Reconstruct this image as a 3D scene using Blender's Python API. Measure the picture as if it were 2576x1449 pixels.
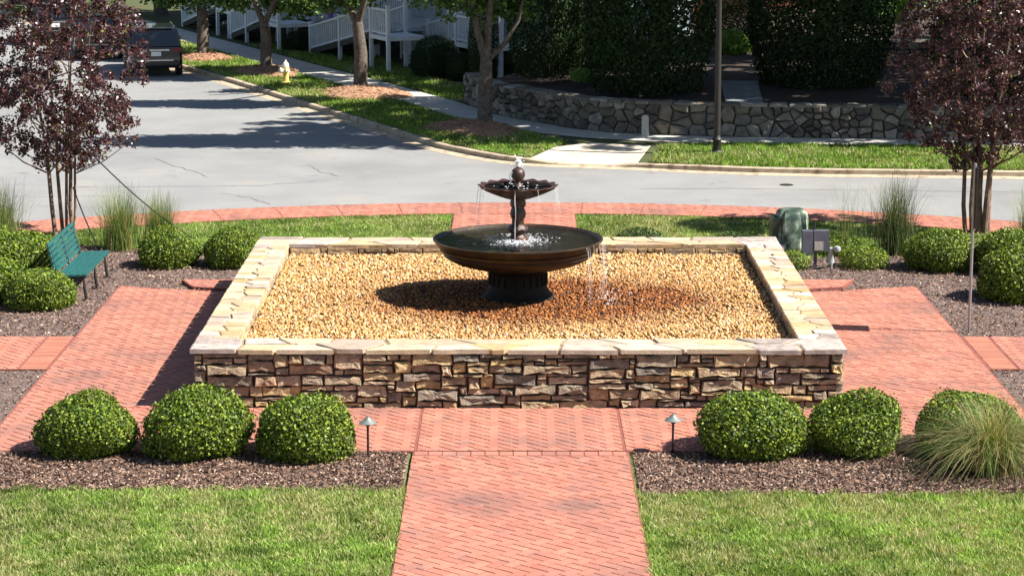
import bpy, bmesh, math, random
import numpy as np
from mathutils import Vector, Matrix

# ------------------------------------------------------------------ camera, sky, sun, exposure
scene = bpy.context.scene
for o in list(bpy.data.objects): bpy.data.objects.remove(o)
COL = scene.collection
cam_d = bpy.data.cameras.new('camera'); cam = bpy.data.objects.new('camera', cam_d); COL.objects.link(cam)
cam_d.sensor_width = 36; cam_d.lens = 36 * 5900 / 2576; cam_d.clip_start = 0.5; cam_d.clip_end = 2000
cam.location = (-0.05, 0, 8.38)
cam.rotation_euler = (math.radians(90) - math.atan(1156 / 5900), 0, 7.5 / 5900)
scene.camera = cam
SUN = Vector((0.95, -0.17, 1.0)).normalized()
w = bpy.data.worlds.new('World'); scene.world = w; w.use_nodes = True
wn = w.node_tree.nodes; wl = w.node_tree.links
sky = wn.new('ShaderNodeTexSky'); sky.sky_type = 'NISHITA'; sky.sun_disc = False
sky.sun_elevation = math.asin(SUN.z); sky.sun_rotation = math.atan2(SUN.x, SUN.y)
sky.air_density = 1.0; sky.dust_density = 0.6; sky.ozone_density = 1.2
wn['Background'].inputs[1].default_value = 0.05
wl.new(sky.outputs[0], wn['Background'].inputs[0])
sun_d = bpy.data.lights.new('sun', 'SUN'); sun_d.energy = 5.0; sun_d.angle = math.radians(0.5); sun_d.color = (1, 0.95, 0.87)
sun = bpy.data.objects.new('sun', sun_d); COL.objects.link(sun); sun.location = (30, -5, 40)
sun.rotation_euler = (-SUN).to_track_quat('-Z', 'Y').to_euler()
vs = scene.view_settings; vs.view_transform = 'Standard'; vs.look = 'None'; vs.gamma = 1; vs.use_curve_mapping = False
vs.exposure = 1.3

rng = np.random.default_rng(7)
R = random.Random(5)

# ------------------------------------------------------------------ materials
def newmat(name):
    m = bpy.data.materials.new(name); m.use_nodes = True
    return m, m.node_tree.nodes, m.node_tree.links, m.node_tree.nodes['Principled BSDF']

def ramp(n, l, fac, stops):
    r = n.new('ShaderNodeValToRGB'); e = r.color_ramp.elements
    while len(e) < len(stops): e.new(0.5)
    for el, (p, c) in zip(e, stops):
        el.position = p; el.color = (*c, 1)
    l.new(fac, r.inputs[0]); return r.outputs[0]

def noise(n, l, vec, scale, detail=4, rough=0.6):
    t = n.new('ShaderNodeTexNoise'); t.inputs['Scale'].default_value = scale
    t.inputs['Detail'].default_value = detail; t.inputs['Roughness'].default_value = rough
    l.new(vec, t.inputs['Vector']); return t.outputs[0]

def mixc(n, l, a, b, fac, mode='MIX'):
    m = n.new('ShaderNodeMix'); m.data_type = 'RGBA'; m.blend_type = mode
    for s, v in ((0, fac), (6, a), (7, b)):
        if hasattr(v, 'links'): l.new(v, m.inputs[s])
        elif s == 0: m.inputs[0].default_value = v
        else: m.inputs[s].default_value = (*v, 1)
    return m.outputs[2]

def surf(name, stops, scale=3.0, rough=0.8, bump=0.0, bscale=None, detail=6, spec=0.3, metallic=0.0,
         attr=False, objrand=None, big=None, coords='pos', clear=0, bdist=0.02):
    """noise-ramp surface; attr multiplies by the mesh colour 'Col'; objrand = ramp picked by object; big = (scale, colour, lo, hi) stain"""
    m, n, l, b = newmat(name)
    if coords == 'pos': vec = n.new('ShaderNodeNewGeometry').outputs['Position']
    else: vec = n.new('ShaderNodeTexCoord').outputs['Object']
    c = ramp(n, l, noise(n, l, vec, scale, detail), stops)
    if objrand:
        oi = n.new('ShaderNodeObjectInfo')
        c = mixc(n, l, ramp(n, l, oi.outputs['Random'], objrand), c, 1.0, 'MULTIPLY')
    if attr:
        a = n.new('ShaderNodeAttribute'); a.attribute_name = 'Col'
        c = mixc(n, l, a.outputs['Color'], c, 1.0, 'MULTIPLY')
    if big:
        for (sc, colr, lo, hi) in (big if isinstance(big, list) else [big]):
            mr = n.new('ShaderNodeMapRange'); mr.inputs[1].default_value = lo; mr.inputs[2].default_value = hi
            l.new(noise(n, l, vec, sc, 5), mr.inputs[0])
            c = mixc(n, l, c, colr, mr.outputs[0])
    l.new(c, b.inputs['Base Color'])
    b.inputs['Roughness'].default_value = rough; b.inputs['Metallic'].default_value = metallic
    b.inputs['Specular IOR Level'].default_value = spec
    if clear: b.inputs['Coat Weight'].default_value = clear
    if bump:
        bp = n.new('ShaderNodeBump'); bp.inputs['Strength'].default_value = bump; bp.inputs['Distance'].default_value = bdist
        l.new(noise(n, l, vec, bscale or scale * 3, 6, 0.7), bp.inputs['Height']); l.new(bp.outputs[0], b.inputs['Normal'])
    return m

def leafmat(name, rough=0.45, trans=0.3, spec=0.4):
    m, n, l, b = newmat(name)
    a = n.new('ShaderNodeAttribute'); a.attribute_name = 'Col'
    l.new(a.outputs['Color'], b.inputs['Base Color']); b.inputs['Roughness'].default_value = rough
    b.inputs['Specular IOR Level'].default_value = spec
    t = n.new('ShaderNodeBsdfTranslucent'); l.new(mixc(n, l, a.outputs['Color'], (1.0, 0.95, 0.45), 1.0, 'MULTIPLY'), t.inputs[0])
    mx = n.new('ShaderNodeMixShader'); mx.inputs[0].default_value = trans
    l.new(b.outputs[0], mx.inputs[1]); l.new(t.outputs[0], mx.inputs[2]); l.new(mx.outputs[0], n['Material Output'].inputs[0])
    return m

def plain(name, c, rough=0.5, metallic=0.0, spec=0.5, vary=0.15, scale=8, bump=0.0, coat=0):
    lo = tuple(x * (1 - vary) for x in c); hi = tuple(min(1, x * (1 + vary)) for x in c)
    return surf(name, [(0.3, lo), (0.7, hi)], scale, rough, bump, None, 4, spec, metallic, coords='obj', clear=coat)

G1 = [(0.0, (0.75,) * 3), (0.5, (1.0,) * 3), (1.0, (1.25,) * 3)]
M = {}
_bk = dict(stops=[(0.2, (0.35, 0.14, 0.098)), (0.8, (0.455, 0.195, 0.14))], scale=2.2, rough=0.75, bump=0.3, bscale=60, spec=0.25, attr=True,
                  big=[(0.55, (0.215, 0.115, 0.095), 0.50, 0.70), (2.0, (0.25, 0.14, 0.115), 0.56, 0.72), (7, (0.44, 0.25, 0.20), 0.66, 0.8), (2.6, (0.36, 0.12, 0.085), 0.58, 0.75)])
M['brick'] = surf('stamped_brick', **_bk)
M['brick1'] = surf('stamped_brick_single', objrand=[(0, (.86, .84, .82)), (.5, (1, 1, 1)), (1, (1.12, 1.1, 1.08))], **_bk)
M['brick_orange'] = surf('orange_brick', [(0.2, (0.34, 0.13, 0.085)), (0.8, (0.42, 0.18, 0.12))], 3, 0.75, 0.25, 60, spec=0.25, attr=True)
M['joint'] = surf('brick_joint', [(0.3, (0.19, 0.065, 0.05)), (0.7, (0.25, 0.085, 0.065))], 5, 0.9)
M['asphalt'] = surf('asphalt', [(0.3, (0.215, 0.215, 0.215)), (0.7, (0.265, 0.265, 0.26))], 0.5, 0.9, 0.6, 45, 8, 0.2,
                    big=[(60, (0.33, 0.33, 0.32), 0.6, 0.7), (3.5, (0.235, 0.225, 0.205), 0.6, 0.75), (0.35, (0.30, 0.285, 0.25), 0.56, 0.8), (0.16, (0.18, 0.18, 0.18), 0.52, 0.75), (25, (0.16, 0.16, 0.165), 0.58, 0.72), (1.1, (0.19, 0.185, 0.18), 0.62, 0.72)])
M['crack'] = plain('asphalt_crack', (0.10, 0.095, 0.09), 0.9)
M['concrete'] = surf('concrete', [(0.3, (0.46, 0.40, 0.31)), (0.7, (0.58, 0.51, 0.40))], 1.2, 0.9, 0.2, 40, big=(3, (0.36, 0.31, 0.25), 0.6, 0.8))
M['kerb'] = surf('kerb_concrete', [(0.3, (0.34, 0.27, 0.19)), (0.7, (0.48, 0.40, 0.29))], 2.5, 0.9, 0.3, 40, big=(4, (0.15, 0.105, 0.07), 0.52, 0.72))  # dark blotches stand for the shade on the kerb face
M['walk'] = surf('sidewalk_concrete', [(0.3, (0.42, 0.40, 0.36)), (0.7, (0.52, 0.49, 0.43))], 1.2, 0.9, 0.2, 40, big=(2, (0.33, 0.31, 0.28), 0.6, 0.8))
M['shadewalk'] = surf('shaded_slab', [(0.3, (0.17, 0.18, 0.19)), (0.7, (0.25, 0.26, 0.27))], 1.2, 0.9, 0.2, 40)  # concrete darkened and blued to stand for shade on the terrace walkway
M['soil'] = surf('soil', [(0.3, (0.06, 0.045, 0.035)), (0.7, (0.11, 0.08, 0.06))], 3, 0.95, 0.5, 30)
M['mulch'] = surf('mulch_soil', [(0.3, (0.10, 0.07, 0.06)), (0.7, (0.19, 0.14, 0.125))], 14, 0.95, 0.9, 40)
M['chips'] = surf('mulch_chips', G1, 20, 0.85, 0.0, attr=True)
M['straw'] = surf('pine_straw', [(0.3, (0.22, 0.11, 0.06)), (0.5, (0.36, 0.20, 0.12)), (0.7, (0.46, 0.29, 0.18))], 9, 0.9, 0.9, 30)
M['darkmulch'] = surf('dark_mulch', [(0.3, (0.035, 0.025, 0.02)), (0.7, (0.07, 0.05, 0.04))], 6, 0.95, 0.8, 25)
M['lawn'] = surf('lawn_base', [(0.3, (0.09, 0.12, 0.03)), (0.7, (0.17, 0.20, 0.06))], 3, 0.95, 0.6, 60)
M['blade'] = leafmat('grass_blade', 0.6, 0.35, 0.2)
M['leaf'] = leafmat('leaf', 0.5, 0.15, 0.3)
M['purpleleaf'] = leafmat('purple_leaf', 0.36, 0.18, 0.5)
M['darkleaf'] = leafmat('evergreen_leaf', 0.65, 0.12, 0.15)
M['drygrass'] = leafmat('ornamental_blade', 0.5, 0.3, 0.3)
STN = [(0.0, (0.414, 0.316, 0.201)), (0.14, (0.322, 0.259, 0.184)), (0.26, (0.218, 0.201, 0.172)), (0.38, (0.483, 0.368, 0.224)), (0.5, (0.356, 0.270, 0.178)),
       (0.6, (0.529, 0.391, 0.190)), (0.72, (0.259, 0.224, 0.190)), (0.84, (0.380, 0.265, 0.178)), (0.92, (0.517, 0.425, 0.305)), (1.0, (0.368, 0.287, 0.196))]
M['stone'] = surf('wall_stone', [(0.25, (0.40, 0.37, 0.35)), (0.5, (1.0, 0.97, 0.94)), (0.75, (1.5, 1.38, 1.2))], 7, 0.9, 1.0, 13, 9, 0.2, bdist=0.06, objrand=STN)
M['stonecol'] = surf('wall_stone_mixed', [(0.25, (0.40, 0.37, 0.35)), (0.5, (1.0, 0.97, 0.94)), (0.75, (1.5, 1.38, 1.2))], 7, 0.9, 1.0, 13, 9, 0.2, bdist=0.06, attr=True)
CPS = [(0.0, (0.46, 0.355, 0.21)), (0.16, (0.54, 0.44, 0.29)), (0.3, (0.42, 0.30, 0.155)), (0.45, (0.60, 0.52, 0.40)), (0.58, (0.38, 0.25, 0.12)), (0.7, (0.50, 0.43, 0.35)), (0.85, (0.36, 0.285, 0.225)), (1.0, (0.48, 0.365, 0.22))]
M['coping'] = surf('coping_stone', [(0.25, (0.72, 0.70, 0.68)), (0.55, (1.0, 1.0, 1.0)), (0.8, (1.15, 1.1, 1.05))], 4, 0.85, 0.5, 25, 8, 0.25, objrand=CPS,
                   big=[(1.6, (0.30, 0.245, 0.225), 0.54, 0.74), (9, (0.36, 0.26, 0.16), 0.62, 0.74)])
M['copingcorner'] = surf('coping_stone_weathered', [(0.3, (0.55, 0.52, 0.50)), (0.55, (0.95, 0.93, 0.92)), (0.8, (1.2, 1.15, 1.1))], 7, 0.85, 0.6, 25, 8, 0.25,
                   objrand=[(0, (0.30, 0.25, 0.225)), (0.5, (0.50, 0.44, 0.40)), (1, (0.36, 0.29, 0.25))])
M['mortar'] = surf('mortar', [(0.3, (0.045, 0.03, 0.02)), (0.7, (0.085, 0.058, 0.04))], 8, 0.95, 0.6, 30)
M['copmortar'] = surf('coping_mortar', [(0.3, (0.22, 0.15, 0.08)), (0.7, (0.34, 0.25, 0.15))], 8, 0.95, 0.6, 30)
M['pebble'] = surf('pebble', G1, 30, 0.6, 0.0, attr=True, spec=0.35)
GST = [(0.0, (0.15, 0.135, 0.11)), (0.25, (0.23, 0.21, 0.18)), (0.5, (0.095, 0.085, 0.072)), (0.75, (0.18, 0.155, 0.12)), (1.0, (0.30, 0.275, 0.24))]
M['rubble'] = surf('rubble_stone', [(0.25, (0.55, 0.54, 0.53)), (0.5, (1, 1, 1)), (0.75, (1.3, 1.28, 1.22))], 4, 0.9, 0.7, 16, 8, 0.2, objrand=GST)
M['darkmortar'] = surf('dark_mortar', [(0.3, (0.045, 0.04, 0.034)), (0.7, (0.075, 0.066, 0.055))], 8, 0.95, 0.6, 30)
M['iron'] = surf('cast_iron', [(0.25, (0.013, 0.008, 0.005)), (0.5, (0.032, 0.018, 0.008)), (0.75, (0.075, 0.045, 0.015))], 5, 0.42, 0.35, 30, 8, 0.5)
M['shadeiron'] = surf('shaded_iron', [(0.3, (0.006, 0.005, 0.004)), (0.7, (0.014, 0.010, 0.008))], 6, 0.7, 0.3, 30, spec=0.25)  # pedestal iron darkened to carry the bowl's shadow
M['rust'] = surf('rusted_iron', [(0.25, (0.016, 0.007, 0.005)), (0.5, (0.045, 0.017, 0.011)), (0.75, (0.12, 0.05, 0.028))], 9, 0.4, 0.4, 35, 8, 0.5)
M['bark'] = surf('bark', [(0.3, (0.055, 0.045, 0.037)), (0.7, (0.17, 0.14, 0.115))], 9, 0.95, 1.0, 14, coords='pos')
M['myrtlebark'] = surf('smooth_bark', [(0.3, (0.09, 0.055, 0.042)), (0.55, (0.20, 0.125, 0.09)), (0.75, (0.42, 0.29, 0.21))], 6, 0.7, 0.4, 20)
M["greenslat"] = plain("green_slat", (0.016, 0.10, 0.098), 0.4, vary=0.2)
M['blackmetal'] = plain('black_metal', (0.018, 0.018, 0.02), 0.45)
M['bronze'] = plain('dark_bronze', (0.018, 0.014, 0.012), 0.55)
M['steel'] = plain('galvanised_steel', (0.30, 0.31, 0.31), 0.45, 0.6)
M['capmetal'] = plain('copper_patina', (0.20, 0.23, 0.22), 0.5, 0.4)
M['white'] = surf('white_paint', [(0.3, (0.66, 0.70, 0.76)), (0.7, (0.76, 0.80, 0.84))], 3, 0.5, 0.05, 20)  # blue tint stands for the shade the porches lie in
M['siding'] = surf('pale_siding', [(0.3, (0.33, 0.39, 0.46)), (0.7, (0.42, 0.48, 0.54))], 2, 0.6)  # blue-grey of the shaded house fronts put into the base colour
M['found'] = surf('foundation', [(0.3, (0.05, 0.045, 0.04)), (0.7, (0.10, 0.09, 0.08))], 5, 0.9, 0.4, 20)
M['roof'] = surf('shingle', [(0.3, (0.06, 0.06, 0.065)), (0.7, (0.11, 0.11, 0.115))], 5, 0.9, 0.4, 20)
M['glass'] = plain('dark_glass', (0.012, 0.015, 0.02), 0.06, spec=0.8, vary=0.05)
M['carpaint'] = plain('grey_car_paint', (0.032, 0.030, 0.028), 0.28, 0.3, 0.6, 0.05, coat=0.8)
M['carblack'] = plain('black_car_paint', (0.012, 0.013, 0.016), 0.25, 0.3, 0.6, 0.05, coat=0.8)
M['tyre'] = plain('tyre_rubber', (0.02, 0.02, 0.02), 0.85)
M['rim'] = plain('wheel_rim', (0.35, 0.35, 0.36), 0.3, 0.8)
M['chrome'] = plain('bright_trim', (0.55, 0.55, 0.55), 0.2, 0.9)
M['tail'] = plain('tail_lamp', (0.16, 0.012, 0.012), 0.15, vary=0.1)
M['plate'] = plain('licence_plate', (0.75, 0.75, 0.75), 0.4, vary=0.03)
M['yellow'] = surf('hydrant_paint', [(0.3, (0.72, 0.50, 0.13)), (0.7, (0.82, 0.62, 0.22))], 6, 0.4, 0.1, 20)
M['cream'] = plain('pale_hydrant_cap', (0.80, 0.74, 0.58), 0.4)
M['hydred'] = plain('hydrant_red', (0.45, 0.05, 0.03), 0.4)
M['cabinet'] = plain('cabinet_green', (0.018, 0.032, 0.024), 0.35, vary=0.3, scale=5)
M['cover'] = surf('mottled_vinyl_cover', [(0.42, (0.035, 0.06, 0.042)), (0.54, (0.15, 0.19, 0.14)), (0.68, (0.5, 0.54, 0.45))], 4.5, 0.35, 0.3, 9, spec=0.5)  # noise mottles the vinyl from dark to pale green
M['greybox'] = plain('grey_enclosure', (0.10, 0.10, 0.13), 0.55, vary=0.2)
M['label'] = plain('faded_plate', (0.42, 0.38, 0.33), 0.6, vary=0.25, scale=30)
M['lamphead'] = plain('grey_floodlight', (0.42, 0.43, 0.44), 0.4, 0.3)
M['housebrick'] = surf('red_house_brick', [(0.3, (0.30, 0.11, 0.08)), (0.7, (0.42, 0.18, 0.13))], 12, 0.9, 0.6, 25)
M['purple'] = plain('purple_ribbon', (0.34, 0.16, 0.52), 0.6)

def watermat():
    m, n, l, b = newmat('water')
    n.remove(b)
    vec = n.new('ShaderNodeNewGeometry').outputs['Position']
    bp = n.new('ShaderNodeBump'); bp.inputs['Strength'].default_value = 0.35; bp.inputs['Distance'].default_value = 0.02
    l.new(noise(n, l, vec, 9, 3), bp.inputs['Height'])
    g = n.new('ShaderNodeBsdfGlossy'); g.inputs['Roughness'].default_value = 0.04; l.new(bp.outputs[0], g.inputs['Normal'])
    t = n.new('ShaderNodeBsdfTransparent'); t.inputs[0].default_value = (0.80, 0.84, 0.82, 1)
    fr = n.new('ShaderNodeFresnel'); fr.inputs[0].default_value = 1.33; l.new(bp.outputs[0], fr.inputs['Normal'])
    mx = n.new('ShaderNodeMixShader'); l.new(fr.outputs[0], mx.inputs[0]); l.new(t.outputs[0], mx.inputs[1]); l.new(g.outputs[0], mx.inputs[2])
    l.new(mx.outputs[0], n['Material Output'].inputs[0]); return m
M['water'] = watermat()
def streammat(op=0.27):
    m, n, l, b = newmat('falling_water')
    b.inputs['Base Color'].default_value = (0.85, 0.88, 0.9, 1); b.inputs['Roughness'].default_value = 0.12
    vec = n.new('ShaderNodeNewGeometry').outputs['Position']
    c = ramp(n, l, noise(n, l, vec, 40, 3), [(0.3, (0.80, 0.83, 0.86)), (0.7, (0.9, 0.92, 0.93))]); l.new(c, b.inputs['Base Color'])
    t = n.new('ShaderNodeBsdfTransparent'); mx = n.new('ShaderNodeMixShader'); mx.inputs[0].default_value = op
    l.new(t.outputs[0], mx.inputs[1]); l.new(b.outputs[0], mx.inputs[2]); l.new(mx.outputs[0], n['Material Output'].inputs[0]); return m
M['stream'] = streammat()
M['foam'] = streammat(0.6)

# ------------------------------------------------------------------ object helpers
def link(o, parent=None):
    COL.objects.link(o)
    if parent is not None: o.parent = parent
    return o
def tag(o, label=None, cat=None, group=None, kind=None):
    for k, v in (('label', label), ('category', cat), ('group', group), ('kind', kind)):
        if v: o[k] = v
    return o
def thing(name, label, cat, loc=(0, 0, 0), rz=0.0, group=None):
    o = bpy.data.objects.new(name, None); o.empty_display_size = 0.2; o.location = loc; o.rotation_euler = (0, 0, rz)
    link(o); return tag(o, label, cat, group)
def mobj(name, me, parent=None, loc=None):
    o = bpy.data.objects.new(name, me)
    if loc is not None: o.location = loc
    return link(o, parent)
def copy_tree(root, loc, rz=0, scale=None, label=None):
    c = root.copy(); link(c); c.location = loc; c.rotation_euler = (0, 0, rz)
    if scale is not None: c.scale = scale
    if label: c['label'] = label
    for ch in root.children:
        k = ch.copy(); link(k, c)
        for g in ch.children:
            q = g.copy(); link(q, k)
    return c

def npmesh(name, V, F, mat, cols=None, smooth=False):
    V = np.asarray(V, np.float32); F = np.asarray(F, np.int32)
    me = bpy.data.meshes.new(name); k = F.shape[1]
    me.vertices.add(len(V)); me.vertices.foreach_set('co', V.ravel())
    me.loops.add(F.size); me.loops.foreach_set('vertex_index', F.ravel())
    me.polygons.add(len(F)); me.polygons.foreach_set('loop_start', np.arange(0, F.size, k, dtype=np.int32))
    if smooth: me.polygons.foreach_set('use_smooth', np.ones(len(F), bool))
    me.update(calc_edges=True)
    if cols is not None:
        a = me.color_attributes.new('Col', 'FLOAT_COLOR', 'POINT')
        c = np.ones((len(V), 4), np.float32); c[:, :3] = cols; a.data.foreach_set('color', c.ravel())
    me.materials.append(mat); return me

class MB:
    def __init__(s): s.v = []; s.f = []; s.c = []
    def add(s, V, F, col=None):
        o = len(s.v); s.v += [tuple(p) for p in V]; s.f += [tuple(i + o for i in f) for f in F]
        if col is not None: s.c += [col] * len(V)
        return s
    def box(s, c, d, rot=None, taper=1.0):
        V = []
        for z in (-1, 1):
            for y in (-1, 1):
                for x in (-1, 1):
                    k = taper if z > 0 else 1
                    p = Vector((x * d[0] / 2 * k, y * d[1] / 2 * k, z * d[2] / 2))
                    if rot is not None: p = rot @ p
                    V.append(p + Vector(c))
        return s.add(V, [(0, 2, 3, 1), (4, 5, 7, 6), (0, 1, 5, 4), (2, 6, 7, 3), (0, 4, 6, 2), (1, 3, 7, 5)])
    def beam(s, p, q, wd, ht):
        p = Vector(p); q = Vector(q); d = q - p; L = d.length; y = d / L
        x = y.cross(Vector((0, 0, 1)))
        x = Vector((1, 0, 0)) if x.length < 1e-4 else x.normalized()
        z = x.cross(y); rot = Matrix((x, y, z)).transposed()
        return s.box((p + q) / 2, (wd, L, ht), rot)
    def tube(s, pts, rad, n=8, cap=True):
        pts = [Vector(p) for p in pts]
        if not hasattr(rad, '__len__'): rad = [rad] * len(pts)
        V = []; F = []; up = None
        for i, p in enumerate(pts):
            t = (pts[min(i + 1, len(pts) - 1)] - pts[max(i - 1, 0)]).normalized()
            if up is None:
                up = Vector((1, 0, 0)) if abs(t.x) < 0.8 else Vector((0, 1, 0))
            a = (up - t * up.dot(t)).normalized(); b = t.cross(a); up = a
            V += [p + (a * math.cos(2 * math.pi * k / n) + b * math.sin(2 * math.pi * k / n)) * rad[i] for k in range(n)]
        for i in range(len(pts) - 1):
            for k in range(n): F.append((i * n + k, i * n + (k + 1) % n, (i + 1) * n + (k + 1) % n, (i + 1) * n + k))
        if cap: F.append(tuple(range(n))[::-1]); F.append(tuple((len(pts) - 1) * n + k for k in range(n)))
        return s.add(V, F)
    def lathe(s, prof, n=24, loc=(0, 0, 0), rot=None, mod=None):
        V = []; F = []
        for i, (r, z) in enumerate(prof):
            for k in range(n):
                a = 2 * math.pi * k / n; rr, zz = (r, z) if mod is None else mod(r, z, a, i)
                p = Vector((rr * math.cos(a), rr * math.sin(a), zz))
                if rot is not None: p = rot @ p
                V.append(p + Vector(loc))
        for i in range(len(prof) - 1):
            for k in range(n): F.append((i * n + k, i * n + (k + 1) % n, (i + 1) * n + (k + 1) % n, (i + 1) * n + k))
        if prof[0][0] > 1e-4: F.append(tuple(range(n))[::-1])
        if prof[-1][0] > 1e-4: F.append(tuple((len(prof) - 1) * n + k for k in range(n)))
        return s.add(V, F)
    def mesh(s, name, mat, smooth=False):
        me = bpy.data.meshes.new(name); me.from_pydata(s.v, [], s.f); me.update()
        if smooth:
            me.polygons.foreach_set('use_smooth', np.ones(len(me.polygons), bool))
            me.set_sharp_from_angle(angle=math.radians(40))
        if s.c:
            a = me.color_attributes.new('Col', 'FLOAT_COLOR', 'POINT')
            a.data.foreach_set('color', np.array([(*c, 1) for c in s.c], np.float32).ravel())
        me.materials.append(mat); return me
    def build(s, name, mat, parent=None, smooth=False, loc=None):
        return mobj(name, s.mesh(name, mat, smooth), parent, loc)

def sheet(name, poly, z, mat, thick=0.0):
    mb = MB(); n = len(poly)
    a = sum(poly[i][0] * poly[(i + 1) % n][1] - poly[(i + 1) % n][0] * poly[i][1] for i in range(n))
    if a < 0: poly = poly[::-1]
    zs = [p[2] if len(p) > 2 else z for p in poly]
    mb.add([(p[0], p[1], h) for p, h in zip(poly, zs)], [tuple(range(n))])
    if thick:
        mb.add([(p[0], p[1], h) for p, h in zip(poly, zs)] + [(p[0], p[1], h - thick) for p, h in zip(poly, zs)],
               [(i + n, (i + 1) % n + n, (i + 1) % n, i) for i in range(n)])
    me = mb.mesh(name, mat)
    bm = bmesh.new(); bm.from_mesh(me); bmesh.ops.remove_doubles(bm, verts=bm.verts, dist=1e-5); bmesh.ops.triangulate(bm, faces=[f for f in bm.faces if len(f.verts) > 4]); bm.to_mesh(me); bm.free()
    return tag(mobj(name, me), kind='structure')

def inpoly(P, poly):
    x, y = P[:, 0], P[:, 1]; ins = np.zeros(len(P), bool); n = len(poly)
    for i in range(n):
        x1, y1 = poly[i][:2]; x2, y2 = poly[(i + 1) % n][:2]
        c = ((y1 > y) != (y2 > y)) & (x < (x2 - x1) * (y - y1) / ((y2 - y1) + 1e-12) + x1); ins ^= c
    return ins
def scatter(poly, n):
    A = np.array([p[:2] for p in poly]); lo, hi = A.min(0), A.max(0); out = []; tot = 0
    while tot < n:
        P = rng.uniform(lo, hi, (n, 2)); P = P[inpoly(P, poly)]; out.append(P); tot += len(P)
    return np.concatenate(out)[:n]
_ph = rng.uniform(0, 6.28, (24,)); _dr = rng.normal(0, 1, (24, 2))
def vnoise(P, sc):
    s = np.zeros(len(P))
    for i in range(24):
        s += np.sin((P[:, 0] * _dr[i, 0] + P[:, 1] * _dr[i, 1]) * sc * (0.5 + i / 12) + _ph[i])
    return s / 6.0
def pick(pal, wts, n):
    pal = np.array(pal, float); w_ = np.array(wts, float)
    return pal[rng.choice(len(pal), n, p=w_ / w_.sum())] * rng.uniform(0.8, 1.2, (n, 1))

def blades(poly, n, h, wd, z, pal, wts, patch=0.5, lean=1.3):
    P = scatter(poly, n); nz = vnoise(P, 1.1)[:, None]
    col = pick(pal, wts, n)
    col = col * (1 + patch * 0.3 * np.clip(nz, -1.2, 1.2)) * (1 + .35 * np.clip(vnoise(P + 7, 7.0), -1, 1)[:, None])
    dry = (rng.random(n) < np.clip(0.26 + 0.26 * vnoise(P + 31, 0.9) + .26 * vnoise(P, 3.6) + .34 * vnoise(P + 11, 8.5), 0.03, 0.9))
    col[dry] = pick([(0.42, 0.42, 0.19), (0.52, 0.48, 0.27), (0.30, 0.34, 0.12)], [3, 2, 3], int(dry.sum()))
    a = rng.uniform(0, 6.28, n); b = rng.uniform(0, 6.28, n); hh = h * rng.uniform(0.55, 1.15, n) * (1 + .35 * np.clip(vnoise(P + 3, 9.0), -1, 1)); ln = hh * rng.uniform(0, lean, n)
    ww = wd * rng.uniform(0.7, 1.3, n) / 2
    base = np.c_[P, np.full(n, z)]; d = np.c_[np.cos(a) * ww, np.sin(a) * ww, np.zeros(n)]
    tip = base + np.c_[np.cos(b) * ln, np.sin(b) * ln, hh]
    V = np.empty((n * 3, 3)); V[0::3] = base - d; V[1::3] = base + d; V[2::3] = tip
    return V, np.arange(n * 3).reshape(-1, 3), np.repeat(col, 3, 0)

def leaves(C, Nn, L, Wd, col, jit=0.6):
    n = len(C); Nn = Nn + rng.normal(0, jit, (n, 3)); Nn /= np.linalg.norm(Nn, axis=1)[:, None] + 1e-9
    T = np.cross(Nn, rng.normal(0, 1, (n, 3))); T /= np.linalg.norm(T, axis=1)[:, None] + 1e-9
    B = np.cross(Nn, T); L = (L * rng.uniform(0.65, 1.3, n) / 2)[:, None]; Wd = (Wd * rng.uniform(0.65, 1.3, n) / 2)[:, None]
    V = np.empty((n * 4, 3)); V[0::4] = C - T * L; V[1::4] = C + B * Wd - T * L * 0.15; V[2::4] = C + T * L; V[3::4] = C - B * Wd - T * L * 0.15
    return V, np.arange(n * 4).reshape(-1, 4), np.repeat(col, 4, 0)
def cat(parts):
    V = []; F = []; Cc = []; o = 0
    for v, f, c in parts:
        V.append(v); F.append(f + o); Cc.append(c); o += len(v)
    return np.concatenate(V), np.concatenate(F), np.concatenate(Cc)

# ------------------------------------------------------------------ 2D polygons: Voronoi cells, clipping, stones
def clip(poly, nx, ny, d):
    out = []; n = len(poly)
    for i in range(n):
        a = poly[i]; b = poly[(i + 1) % n]; da = a[0] * nx + a[1] * ny - d; db = b[0] * nx + b[1] * ny - d
        if da <= 0: out.append(a)
        if (da < 0 < db) or (db < 0 < da):
            t = da / (da - db); out.append((a[0] + t * (b[0] - a[0]), a[1] + t * (b[1] - a[1])))
    return out
def clip_convex(poly, region):
    n = len(region)
    for i in range(n):
        x1, y1 = region[i]; x2, y2 = region[(i + 1) % n]; nx, ny = y2 - y1, x1 - x2; L = math.hypot(nx, ny)
        poly = clip(poly, nx / L, ny / L, (nx * x1 + ny * y1) / L)
        if len(poly) < 3: return []
    return poly
def voronoi(pts, x0, x1, y0, y1, gap, ax=1.0):
    cells = []; rr = 4 * math.sqrt((x1 - x0) * ax * (y1 - y0) / len(pts))
    for i, (px, py) in enumerate(pts):
        poly = [(x0 * ax, y0), (x1 * ax, y0), (x1 * ax, y1), (x0 * ax, y1)]; qx = px * ax
        for j, (ox, oy) in enumerate(pts):
            if i == j: continue
            ox *= ax; dx, dy = ox - qx, oy - py; D = math.hypot(dx, dy)
            if D > rr or D < 1e-6: continue
            nx, ny = dx / D, dy / D
            poly = clip(poly, nx, ny, nx * (qx + ox) / 2 + ny * (py + oy) / 2 - gap / 2)
            if len(poly) < 3: break
        if len(poly) >= 3: cells.append([(a / ax, b) for a, b in poly])
    return cells
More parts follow.
